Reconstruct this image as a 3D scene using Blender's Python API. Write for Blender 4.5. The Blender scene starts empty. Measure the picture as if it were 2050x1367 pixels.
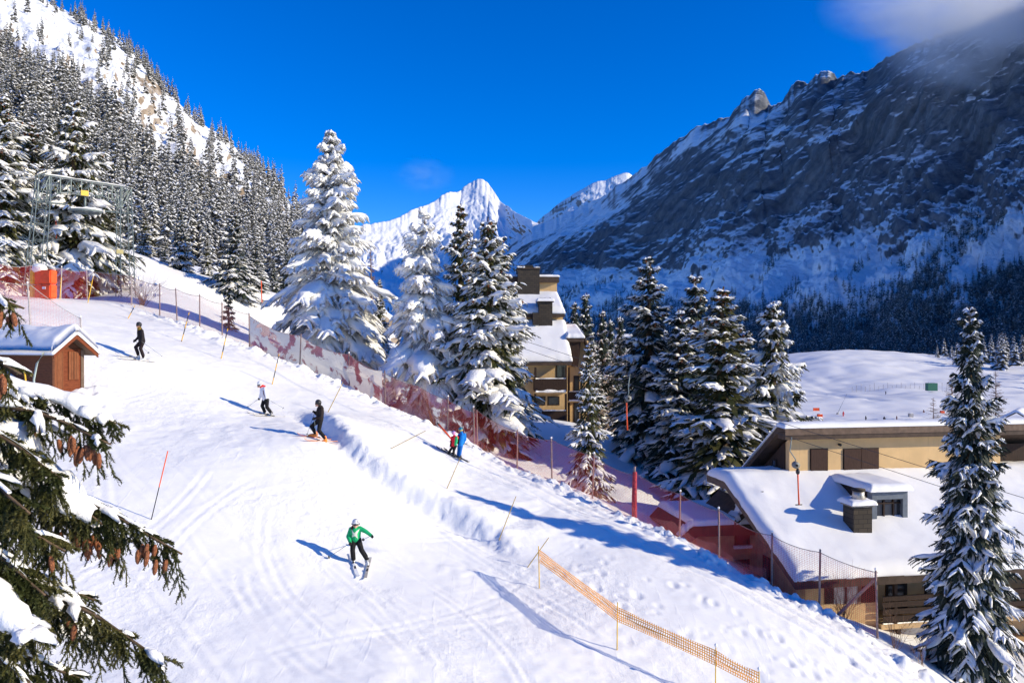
# An alpine ski slope on a clear winter day, built from one photograph.
SUN_E, SUN_AZ = 21.0, 104.0      # azimuth clockwise from +Y (the view direction)
SUN_STR, SKY_STR, SKY_SAT, SKY_HUE, SKY_OZ, EXPO = 3.55, .14, 1.31, .5165, 5.0, .66
import bpy, bmesh, math, random
import numpy as np
from mathutils import Vector, Matrix
from mathutils.bvhtree import BVHTree

F = 1594.0; CX, CY = 1025.0, 683.5          # focal length in photo pixels (28 mm on 36 mm), photo centre
SC = bpy.context.scene
COL = SC.collection
def P(px, py, Y):
    return np.array([(px-CX)/F*Y, Y, (CY-py)/F*Y])

# ------------------------------------------------------------------ noise
def vnoise(x, y, seed=0):
    x = np.asarray(x, float); y = np.asarray(y, float)
    xi = np.floor(x).astype(np.int64); yi = np.floor(y).astype(np.int64)
    fx = x-xi; fy = y-yi
    fx = fx*fx*fx*(fx*(fx*6-15)+10); fy = fy*fy*fy*(fy*(fy*6-15)+10)
    def h(a, b):
        n = (a*374761393 + b*668265263 + seed*1442695041) & 0xffffffff
        n = ((n ^ (n >> 13))*1274126177) & 0xffffffff
        return ((n ^ (n >> 16)) & 0xffff)/65535.0
    return (h(xi, yi)*(1-fx)+h(xi+1, yi)*fx)*(1-fy)+(h(xi, yi+1)*(1-fx)+h(xi+1, yi+1)*fx)*fy
def fbm(x, y, octs=5, seed=0, gain=.5):
    s = 0; a = 1; n = 0
    for o in range(octs):
        s = s+a*(vnoise(x*2**o+o*17.3, y*2**o-o*9.1, seed+o)*2-1); n += a; a *= gain
    return s/n
def ridged(x, y, octs=5, seed=0, gain=.5):
    s = 0; a = 1; n = 0
    for o in range(octs):
        s = s+a*(1-np.abs(vnoise(x*2**o+o*7.7, y*2**o+o*3.1, seed+o)*2-1)); n += a; a *= gain
    return s/n
def sstep(a, b, x):
    t = np.clip((np.asarray(x, float)-a)/(b-a), 0, 1); return t*t*(3-2*t)

# ------------------------------------------------------------------ mesh helpers
def mesh_np(name, V, quads=None, tris=None, mats=(), smooth=False, qm=None, tm=None, uv=None):
    me = bpy.data.meshes.new(name)
    V = np.asarray(V, np.float32).reshape(-1, 3)
    q = np.zeros((0, 4), np.int32) if quads is None else np.asarray(quads, np.int32).reshape(-1, 4)
    t = np.zeros((0, 3), np.int32) if tris is None else np.asarray(tris, np.int32).reshape(-1, 3)
    me.vertices.add(len(V)); me.vertices.foreach_set('co', V.ravel())
    nl = q.size+t.size
    me.loops.add(nl); me.loops.foreach_set('vertex_index', np.concatenate([q.ravel(), t.ravel()]))
    me.polygons.add(len(q)+len(t))
    ls = np.concatenate([np.arange(len(q))*4, q.size+np.arange(len(t))*3]).astype(np.int32)
    me.polygons.foreach_set('loop_start', ls)
    if qm is not None or tm is not None:
        mi = np.concatenate([np.zeros(len(q), np.int32) if qm is None else np.broadcast_to(qm, len(q)),
                             np.zeros(len(t), np.int32) if tm is None else np.broadcast_to(tm, len(t))]).astype(np.int32)
        me.polygons.foreach_set('material_index', mi)
    me.polygons.foreach_set('use_smooth', np.full(len(q)+len(t), bool(smooth)))
    if uv is not None:
        l = me.uv_layers.new(name='UVMap')
        idx = np.concatenate([q.ravel(), t.ravel()])
        l.data.foreach_set('uv', np.asarray(uv, np.float32)[idx].ravel())
    for m in mats: me.materials.append(m)
    me.update(calc_edges=True)
    return me
def link(name, data, parent=None, loc=None, rotz=None):
    o = bpy.data.objects.new(name, data); COL.objects.link(o)
    if parent is not None: o.parent = parent
    if loc is not None: o.location = [float(a) for a in loc]
    if rotz is not None: o.rotation_euler = (0, 0, rotz)
    return o
def tag(o, label=None, cat=None, group=None, kind=None):
    if label: o['label'] = label
    if cat: o['category'] = cat
    if group: o['group'] = group
    if kind: o['kind'] = kind
    return o
def thing(name, label, cat, loc=(0, 0, 0), rotz=0, group=None):
    return tag(link(name, None, None, loc, rotz), label, cat, group)

class MB:
    """collects boxes, tubes, prisms and builds ONE mesh object"""
    def __init__(s): s.v = []; s.f = []; s.n = 0
    def add(s, V, Fs):
        s.v.extend([tuple(map(float, p)) for p in V]); s.f.extend([tuple(i+s.n for i in f) for f in Fs]); s.n = len(s.v); return s
    def box(s, x0, x1, y0, y1, z0, z1):
        V = [(x0,y0,z0),(x1,y0,z0),(x1,y1,z0),(x0,y1,z0),(x0,y0,z1),(x1,y0,z1),(x1,y1,z1),(x0,y1,z1)]
        return s.add(V, [(0,3,2,1),(4,5,6,7),(0,1,5,4),(1,2,6,5),(2,3,7,6),(3,0,4,7)])
    def prism(s, prof, x0, x1):
        """(y,z) profile extruded along x"""
        n = len(prof)
        V = [(x0, y, z) for y, z in prof]+[(x1, y, z) for y, z in prof]
        Fs = [tuple(range(n)), tuple(range(2*n-1, n-1, -1))]+[(i, n+i, n+(i+1) % n, (i+1) % n) for i in range(n)]
        return s.add(V, Fs)
    def tube(s, pts, r, n=6):
        pts = [Vector(p) for p in pts]
        rs = r if hasattr(r, '__len__') else [r]*len(pts)
        V = []; Fs = []
        for i, p in enumerate(pts):
            d = (pts[min(i+1, len(pts)-1)]-pts[max(i-1, 0)]).normalized()
            a = d.cross(Vector((0, 0, 1)) if abs(d.z) < .9 else Vector((1, 0, 0))).normalized(); b = d.cross(a)
            for k in range(n):
                t = 2*math.pi*k/n; V.append(p+a*math.cos(t)*rs[i]+b*math.sin(t)*rs[i])
        for i in range(len(pts)-1):
            for k in range(n):
                Fs.append((i*n+k, i*n+(k+1) % n, (i+1)*n+(k+1) % n, (i+1)*n+k))
        Fs.append(tuple(range(n-1, -1, -1))); Fs.append(tuple(range((len(pts)-1)*n, len(pts)*n)))
        return s.add(V, Fs)
    def ball(s, c, r, nu=10, nv=7):
        rx, ry, rz = r if hasattr(r, '__len__') else (r, r, r)
        V = [(c[0], c[1], c[2]+rz)]
        for j in range(1, nv):
            ph = math.pi*j/nv
            for i in range(nu):
                th = 2*math.pi*i/nu
                V.append((c[0]+rx*math.sin(ph)*math.cos(th), c[1]+ry*math.sin(ph)*math.sin(th), c[2]+rz*math.cos(ph)))
        V.append((c[0], c[1], c[2]-rz)); L = len(V)-1
        Fs = [(0, 1+i, 1+(i+1) % nu) for i in range(nu)]
        for j in range(nv-2):
            for i in range(nu):
                a = 1+j*nu; Fs.append((a+i, a+nu+i, a+nu+(i+1) % nu, a+(i+1) % nu))
        a = 1+(nv-2)*nu
        Fs += [(a+i, L, a+(i+1) % nu) for i in range(nu)]
        return s.add(V, Fs)
    def build(s, name, mat, parent=None, smooth=False, bevel=0):
        me = bpy.data.meshes.new(name); me.from_pydata(s.v, [], s.f)
        if bevel:
            bm = bmesh.new(); bm.from_mesh(me)
            bmesh.ops.bevel(bm, geom=list(bm.edges), offset=bevel, segments=2, affect='EDGES', clamp_overlap=True)
            bm.to_mesh(me); bm.free()
        bm = bmesh.new(); bm.from_mesh(me); bmesh.ops.recalc_face_normals(bm, faces=bm.faces); bm.to_mesh(me); bm.free()
        me.materials.append(mat)
        if smooth: me.polygons.foreach_set('use_smooth', [True]*len(me.polygons))
        me.update()
        return link(name, me, parent)

def grid_faces(nu, nv):
    i, j = np.meshgrid(np.arange(nu-1), np.arange(nv-1), indexing='ij')
    a = i*nv+j
    return np.stack([a, a+nv, a+nv+1, a+1], -1).reshape(-1, 4)

# ------------------------------------------------------------------ materials
class NT:
    def __init__(s, name):
        s.m = bpy.data.materials.new(name); s.m.use_nodes = True; s.t = s.m.node_tree; s.t.nodes.clear()
        s.out = s.n('ShaderNodeOutputMaterial')
    def n(s, typ, **kw):
        nd = s.t.nodes.new(typ)
        for k, v in kw.items():
            if k.startswith('i_'):
                key = k[2:]; key = int(key) if key.isdigit() else key.replace('_', ' ')
                s.put(nd, key, v)
            else: setattr(nd, k, v)
        return nd
    def put(s, nd, key, v):
        i = nd.inputs[key]
        if hasattr(v, 'is_linked') or isinstance(v, bpy.types.NodeSocket): s.t.links.new(v, i)
        elif isinstance(v, bpy.types.Node): s.t.links.new(v.outputs[0], i)
        else:
            if isinstance(v, (tuple, list)) and len(v) == 3 and i.type == 'RGBA': v = (*v, 1)
            i.default_value = v
    def coord(s, what='Object', scale=None, rot=None):
        c = s.n('ShaderNodeTexCoord').outputs[what]
        if scale is not None or rot is not None:
            mp = s.n('ShaderNodeMapping'); s.put(mp, 'Vector', c)
            if scale is not None: mp.inputs['Scale'].default_value = scale if hasattr(scale, '__len__') else (scale,)*3
            if rot is not None: mp.inputs['Rotation'].default_value = rot
            c = mp.outputs[0]
        return c
    def noise(s, vec, scale, detail=4, rough=.55, dist=0):
        return s.n('ShaderNodeTexNoise', i_Vector=vec, i_Scale=scale, i_Detail=detail, i_Roughness=rough, i_Distortion=dist).outputs[0]
    def math(s, op, a, b=0.0, c=None, clamp=False):
        nd = s.n('ShaderNodeMath', operation=op, use_clamp=clamp); s.put(nd, 0, a); s.put(nd, 1, b)
        if c is not None: s.put(nd, 2, c)
        return nd.outputs[0]
    def ramp(s, v, lo, hi, a=0.0, b=1.0):
        return s.n('ShaderNodeMapRange', i_Value=v, i_From_Min=lo, i_From_Max=hi, i_To_Min=a, i_To_Max=b, interpolation_type='SMOOTHSTEP').outputs[0]
    def mix(s, f, a, b):
        nd = s.n('ShaderNodeMix', data_type='RGBA'); s.put(nd, 0, f); s.put(nd, 6, a); s.put(nd, 7, b); return nd.outputs[2]
    def bump(s, h, strength=.5, dist=.05, normal=None):
        nd = s.n('ShaderNodeBump', i_Height=h, i_Strength=strength, i_Distance=dist)
        if normal is not None: s.put(nd, 'Normal', normal)
        return nd.outputs[0]
    def bsdf(s, color, rough=.6, normal=None, spec=.3, metal=0, **kw):
        b = s.n('ShaderNodeBsdfPrincipled'); s.put(b, 'Base Color', color); s.put(b, 'Roughness', rough)
        s.put(b, 'Specular IOR Level', spec); s.put(b, 'Metallic', metal)
        if normal is not None: s.put(b, 'Normal', normal)
        for k, v in kw.items(): s.put(b, k.replace('_', ' '), v)
        return b
    def done(s, sh):
        s.t.links.new(sh.outputs[0] if isinstance(sh, bpy.types.Node) else sh, s.out.inputs[0]); return s.m

def plain(name, col, rough=.6, spec=.3, metal=0, var=.12, vscale=6, bump=0, bscale=40):
    t = NT(name); c = t.coord()
    n = t.noise(c, vscale, 4)
    dk = tuple(x*(1-var) for x in col); lt = tuple(min(1, x*(1+var)) for x in col)
    col_ = t.mix(t.ramp(n, .3, .7), dk, lt)
    nor = t.bump(t.noise(c, bscale, 3), bump, .02) if bump else None
    return t.done(t.bsdf(col_, rough, nor, spec, metal))
SNOWC = (.90, .88, .85)
M = {}
def m_snow(name, b1=.35, s1=9., b2=.25, s2=45., d1=.12, d2=.03):
    t = NT(name); c = t.coord()
    h = t.bump(t.noise(c, s1, 4, .6), b1, d1)
    h = t.bump(t.noise(c, s2, 3, .6), b2, d2, h)
    col = t.mix(t.ramp(t.noise(c, s1*.4, 3), .3, .7), (.89, .87, .84), (.92, .905, .88))
    return t.done(t.bsdf(col, .55, h, .25))
M['snow'] = m_snow('snow')
M['snow_roof'] = m_snow('snow_roof', .15, 1.2, .2, 25., .15, .03)
M['snow_tree'] = m_snow('snow_tree', .5, 6., .3, 25., .12, .05)
def m_piste():
    t = NT('piste_snow'); c = t.coord()
    # ski scratches: noise stretched along several directions of travel
    a = t.noise(t.coord(scale=(3.2, .35, 1), rot=(0, 0, .55)), 1.3, 5, .6, .6)
    b = t.noise(t.coord(scale=(.4, 4.0, 1), rot=(0, 0, .35)), 1.1, 5, .6, .8)
    g = t.noise(c, 26, 4, .65)
    f = t.noise(c, 4.5, 5, .62)
    ch = t.noise(c, .22, 3, .5)
    n1 = t.bump(t.ramp(a, .55, .75), .16, .05)
    n2 = t.bump(t.ramp(b, .58, .78), .14, .05, n1)
    n3 = t.bump(f, t.ramp(ch, .42, .62, .05, .55), .08, n2)
    n4 = t.bump(g, t.ramp(ch, .4, .6, .15, .4), .02, n3)
    col = t.mix(t.ramp(f, .3, .7), (.90, .88, .85), (.925, .91, .885))
    return t.done(t.bsdf(col, .5, n4, .3))
M['piste'] = m_piste()
def m_foliage(name, a, b):
    t = NT(name); c = t.coord()
    col = t.mix(t.ramp(t.noise(c, 1.7, 3), .35, .65), a, b)
    return t.done(t.bsdf(col, .6, None, .25))
M['needle'] = m_foliage('spruce_needles', (.034, .042, .014), (.082, .076, .026))
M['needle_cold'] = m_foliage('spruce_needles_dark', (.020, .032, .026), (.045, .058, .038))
M['needle_frost'] = m_foliage('frosted_needles', (.46, .47, .47), (.24, .235, .21))
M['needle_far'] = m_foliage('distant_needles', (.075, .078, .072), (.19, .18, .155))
M['needle_near'] = m_foliage('near_needles', (.050, .060, .016), (.115, .105, .032))
M['needle_haze'] = m_foliage('haze_tinted_needles', (.045, .075, .088), (.095, .13, .14))  # lighter and bluer: distant haze put into the needle colour
M['bark'] = plain('bark', (.11, .075, .05), .9, .1, 0, .4, 9, .6, 30)
M['cone'] = plain('spruce_cone', (.27, .095, .040), .55, .3, 0, .35, 60, .9, 90)
M['twig'] = plain('bare_twig', (.20, .115, .07), .85, .1, 0, .3, 20)
def m_stucco(name, c):
    t = NT(name); co = t.coord()
    st = t.noise(t.coord(scale=(5, 5, .35)), 1.2, 5, .6); sp = t.noise(co, 1.1, 5, .6)
    col = t.mix(t.ramp(sp, .35, .7), tuple(x*.93 for x in c), tuple(min(1, x*1.04) for x in c))
    col = t.mix(t.ramp(st, .56, .78, 0, .45), col, tuple(x*.62 for x in c))
    return t.done(t.bsdf(col, .9, t.bump(t.noise(co, 60, 3), .5, .02), .1))
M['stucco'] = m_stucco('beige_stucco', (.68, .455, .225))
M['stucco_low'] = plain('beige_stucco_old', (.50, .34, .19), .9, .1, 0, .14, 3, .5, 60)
M['fascia'] = plain('brown_fascia', (.075, .05, .036), .7, .2, 0, .2, 4)
M['fascia_top'] = plain('brown_fascia_light', (.15, .10, .07), .7, .2, 0, .2, 4)
M['metal'] = plain('galvanised_metal', (.17, .205, .20), .5, .4, .35, .12, 12)
M['post'] = plain('net_post', (.28, .19, .17), .6, .3, 0, .2, 10)
M['post_grey'] = plain('net_post_grey', (.42, .38, .36), .6, .3, 0, .2, 10)
M['black'] = plain('black_fabric', (.012, .011, .012), .8, .2, 0, .3, 14, .4, 50)
M['black_gloss'] = plain('black_shell', (.02, .018, .018), .35, .5, 0, .2, 10)
M['rope'] = plain('steel_cable', (.05, .05, .055), .5, .4, .3)
M['dark'] = plain('dark_interior', (.018, .013, .011), .8, .2)
M['glass'] = plain('window_glass', (.03, .033, .038), .12, .6)
M['skin'] = plain('skin', (.56, .30, .21), .55, .3, 0, .05)
M['white_shell'] = plain('white_shell', (.78, .78, .78), .35, .5, 0, .05)
M['red'] = plain('red_plastic', (.72, .05, .03), .45, .4, 0, .12, 8)
M['orange'] = plain('orange_red_pad', (.80, .10, .025), .5, .35, 0, .14, 3, .3, 8)
M['yellow'] = plain('yellow_paint', (.75, .45, .04), .5, .4, 0, .1)
M['blue'] = plain('blue_plastic', (.02, .16, .62), .45, .4)
M['green_box'] = plain('green_box', (.04, .16, .10), .6, .3)
def m_planks(name, a, b, axis, scale, rot=None):
    t = NT(name); c = t.coord()
    w = t.n('ShaderNodeTexWave', i_Vector=c, i_Scale=scale, i_Distortion=.15, wave_type='BANDS', bands_direction=axis, wave_profile='SAW')
    sep = t.ramp(w.outputs[1], .0, .12)
    st = t.noise(t.coord(scale=(1.5, 1.5, 14) if axis == 'Z' else (14, 14, 1.5)), 3, 5)
    col = t.mix(t.ramp(st, .3, .7), a, b)
    col = t.mix(sep, tuple(x*.25 for x in a), col)
    return t.done(t.bsdf(col, .7, t.bump(w.outputs[1], .5, .02), .2))
M['plank'] = m_planks('sunlit_plank', (.13, .031, .012), (.215, .056, .020), 'Z', 4.2)  # hut planks, tone of the sunlit gable end put into the colour
M['plank_shaded'] = m_planks('shaded_plank', (.085, .032, .017), (.14, .052, .026), 'Z', 4.2)  # darker copy of the hut planks; shade of the long wall put into colour
M['board'] = m_planks('vertical_board', (.15, .045, .017), (.23, .078, .03), 'X', 3.2)
M['shutter'] = m_planks('dark_shutter', (.050, .026, .018), (.080, .042, .03), 'X', 2.5)
M['timber'] = m_planks('dark_timber', (.032, .018, .013), (.055, .032, .022), 'X', 2.0)
def m_brick():
    t = NT('dark_brick'); c = t.coord(rot=(math.pi/2, 0, 0))
    b = t.n('ShaderNodeTexBrick', i_Vector=c, i_Scale=1.0)
    b.inputs['Brick Width'].default_value = .42; b.inputs['Row Height'].default_value = .2; b.inputs['Mortar Size'].default_value = .012
    b.inputs['Color1'].default_value = (.075, .06, .045, 1); b.inputs['Color2'].default_value = (.05, .042, .035, 1); b.inputs['Mortar'].default_value = (.025, .022, .02, 1)
    return t.done(t.bsdf(b.outputs[0], .85, t.bump(b.outputs[1], -.4, .02), .15))
M['brick'] = m_brick()
def m_net(name, col, cell=.06, line=.27, snow=0., thr=.5, glow=.2, sscale=1.2):
    t = NT(name); uv = t.coord('UV')
    sp = t.n('ShaderNodeSeparateXYZ', i_Vector=uv)
    g = []
    for k in (0, 1):
        fr = t.math('FRACT', t.math('MULTIPLY', sp.outputs[k], 1/cell)); g.append(t.math('LESS_THAN', fr, line))
    al = t.math('MAXIMUM', g[0], g[1])
    n = t.noise(uv, 2.2, 4)
    c2 = t.mix(t.ramp(n, .3, .7), tuple(x*.75 for x in col), col)
    def mixs(f, a, b):
        m = t.n('ShaderNodeMixShader'); t.put(m, 0, f); t.t.links.new(a.outputs[0], m.inputs[1]); t.t.links.new(b.outputs[0], m.inputs[2]); return m
    solid = mixs(glow, t.bsdf(c2, .6, None, .2), t.n('ShaderNodeBsdfTranslucent', i_Color=c2))
    net = mixs(al, t.n('ShaderNodeBsdfTransparent'), solid)
    if not snow: return t.done(net)
    sn = mixs(.62, t.bsdf(SNOWC, .6, t.bump(t.noise(uv, 6, 5), .8, .12), .2), t.n('ShaderNodeBsdfTranslucent', i_Color=SNOWC))
    ms = t.ramp(t.noise(uv, sscale, 5, .6, .4), thr-.03, thr+.03)
    return t.done(mixs(ms, net, sn))
RED = (.62, .045, .05)
M['net'] = m_net('red_net', RED, .07, .105)
M['net_pale'] = m_net('pale_red_net', (.86, .36, .32), .07, .09, glow=.4)
M['net_snow'] = m_net('snowed_net', (.55, .16, .17), .06, .5, 1, .46, sscale=.9)
M['net_dense'] = m_net('dense_net', (.55, .10, .10), .06, .26, 1, .58, sscale=.8)
M['net_orange'] = m_net('orange_barrier_net', (1., .44, .06), .07, .37, glow=.5)
# ------------------------------------------------------------------ terrain heights
CTRL_PX = [(728,1130,26.9),(640,882,34.5),(535,832,38.5),(285,716,40),(140,803,34.5),(303,1040,26.5),(0,1367,18.5),(700,1367,19.8),
 (1235,1300,24),(1480,1367,23.5),(1080,1175,27.5),(1075,1135,29),(1000,1082,31.5),(897,975,36),(912,912,40),(445,715,46),(365,683,48),
 (545,768,44),(656,824,41),(255,635,52),(100,600,52),(0,592,52),
 (120,598,58),(262,612,57),(320,632,55),(355,642,54),(400,655,53),(445,672,52),(500,695,51),(600,735,50),(700,775,48.5),(765,810,47),
 (830,835,46),(890,865,45),(950,895,44),(1035,945,42),(1105,965,40.5),(1185,1000,38.5),(1270,1045,36.5),(1360,1080,35),(1440,1125,33.5),
 (1545,1180,32),(1640,1220,30.5),(1757,1278,29),(1800,1310,28),(1890,1367,27),
 (255,507,80),(300,532,80),(350,550,80),(400,570,80),(450,597,80),(500,632,80),(540,660,79),(300,580,68),(400,620,66),(480,665,62),
 (660,768,56),(850,855,52),(985,908,50),(1100,935,48),(1210,860,62),(1290,915,58),(1250,990,45),(1180,1003,44),(1400,1000,50),(150,600,66),(0,580,64)]
CTRL_XYZ = [(12,34,-12.3),(20,36,-13.3),(20,30,-13.2),(16.5,26,-12.9),(18,48,-13.5),(-8,8,-10.6),(8,10,-12.6),(-30,30,-1.2),(-26,40,1.2),(-40,50,4),
 (30,30,-14),(-20,92,3),(-35,92,7),(5,75,-9),(20,70,-14),(-25,85,4.5),(35,50,-15),(-25,20,-4.5),(14,20,-12.6),(-5,-10,-15),(10,-5,-15),(20,90,-17),(-50,70,9),(0,92,-9)]
FENCE_PXY = [(120,598,58),(262,612,57),(320,632,55),(355,642,54),(400,655,53),(445,672,52),(500,695,51),(600,735,50),(700,775,48.5),(765,810,47),(830,835,46),(890,865,45),(950,895,44),(1035,945,42),
            (1105,965,40.5),(1185,1000,38.5),(1270,1045,36.5),(1360,1082,35),(1440,1125,33.5),(1545,1180,32),(1640,1220,30.5),(1757,1278,29),(1810,1315,28),(1890,1367,27)]
FENCE = np.array([P(*c)[:2] for c in FENCE_PXY])
_fd = np.gradient(FENCE, axis=0); _fd /= np.linalg.norm(_fd, axis=1, keepdims=True); _fn = np.stack([-_fd[:, 1], _fd[:, 0]], -1); _fn *= np.sign(_fn[:, :1]*.3+_fn[:, 1:])
_drop = [(FENCE[i][0]+_fn[i][0]*2.6, FENCE[i][1]+_fn[i][1]*2.6, P(*FENCE_PXY[i])[2]-1.0) for i in range(7, 24)]
_C = np.array([P(*c) for c in CTRL_PX]+[np.array(c, float) for c in CTRL_XYZ+_drop])
def _phi(r2): return .5*r2*np.log(r2+1e-9)
def _tps_fit(C, lam):
    n = len(C); d = ((C[:, None, :2]-C[None, :, :2])**2).sum(-1)
    K = _phi(d)+lam*np.eye(n); Pm = np.c_[np.ones(n), C[:, :2]]
    A = np.block([[K, Pm], [Pm.T, np.zeros((3, 3))]])
    return np.linalg.solve(A, np.r_[C[:, 2], np.zeros(3)])
_W = _tps_fit(_C, 1.0)
def tps(x, y):
    x = np.asarray(x, float); y = np.asarray(y, float); sh = x.shape; x = x.ravel(); y = y.ravel(); out = np.empty(len(x))
    for a in range(0, len(x), 20000):
        xs = x[a:a+20000]; ys = y[a:a+20000]
        r2 = (xs[:, None]-_C[:, 0])**2+(ys[:, None]-_C[:, 1])**2
        out[a:a+20000] = _phi(r2)@_W[:-3]+_W[-3]+_W[-2]*xs+_W[-1]*ys
    return out.reshape(sh)
def far_h(x, y):
    z = 12-37*sstep(-40, 40, x+.2*y-10)
    z = z+17*np.exp(-((y-490)/112)**2)*sstep(100, 190, x)*(1-.42*sstep(215, 330, x))
    return z
def smooth_h(x, y):
    x = np.asarray(x, float); y = np.asarray(y, float)
    xc = np.clip(x, -60, 45); yc = np.clip(y, -12, 110)
    w = np.maximum.reduce([sstep(82, 130, y), sstep(30, 62, x), sstep(50, 95, -x)])
    return tps(xc, yc)*(1-w)+far_h(x, y)*w
def poly_dist(x, y, poly):
    """signed distance (positive on the right of travel) and arc parameter"""
    best = np.full(np.shape(x), 1e9); sd = np.zeros(np.shape(x)); par = np.zeros(np.shape(x)); L = 0
    for (a, b) in zip(poly[:-1], poly[1:]):
        ab = b-a; l = np.hypot(*ab); t = np.clip(((x-a[0])*ab[0]+(y-a[1])*ab[1])/l**2, 0, 1)
        dx = x-a[0]-t*ab[0]; dy = y-a[1]-t*ab[1]; d = np.hypot(dx, dy); s = np.sign(ab[1]*(x-a[0])-ab[0]*(y-a[1]))
        m = d < best; best = np.where(m, d, best); sd = np.where(m, d*s, sd); par = np.where(m, L+t*l, par); L += l
    return sd, par, L
def ray_ground(px, py, hf, t0=12, t1=130):
    t = np.linspace(t0, t1, 1200); dx = (px-CX)/F; dz = (CY-py)/F
    g = dz*t-hf(dx*t, t); k = np.argmax(g < 0)
    if k == 0: return None
    f = g[k-1]/(g[k-1]-g[k]); tt = t[k-1]+f*(t[k]-t[k-1]); return np.array([dx*tt, tt, dz*tt])
LEDGE = np.array([ray_ground(a, b, smooth_h)[:2] for a, b in [(585,818),(640,856),(700,902),(760,950),(830,1000),(905,1045),(985,1085),(1040,1125)]])
def mid_h(x, y):
    x = np.asarray(x, float); y = np.asarray(y, float)
    z = smooth_h(x, y)
    m = (x > -25) & (x < 18) & (y > 20) & (y < 60)
    if np.any(m):
        xm, ym = (x[m], y[m]) if x.ndim else (x, y)
        wob = .10*fbm(xm*1.1, ym*1.1, 5, 31, .65)+.35*fbm(xm*.13, ym*.13, 2, 38)
        sd, par, L = poly_dist(xm, ym, LEDGE); sd = -sd+wob
        env = sstep(0, .25*L, par)*sstep(0, .22*L, L-par)
        add = env*(.86*(1/(1+np.exp(-sd/.19)))*np.exp(-np.maximum(sd, 0)/3.6)-.16*np.exp(-((sd+.55)/.4)**2))
        if x.ndim: z = z.copy(); z[m] += add
        else: z = z+add
    return z
def gp(px, py): return ray_ground(px, py, mid_h)
def gz(x, y): return float(mid_h(np.array([x]), np.array([y]))[0])

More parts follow.
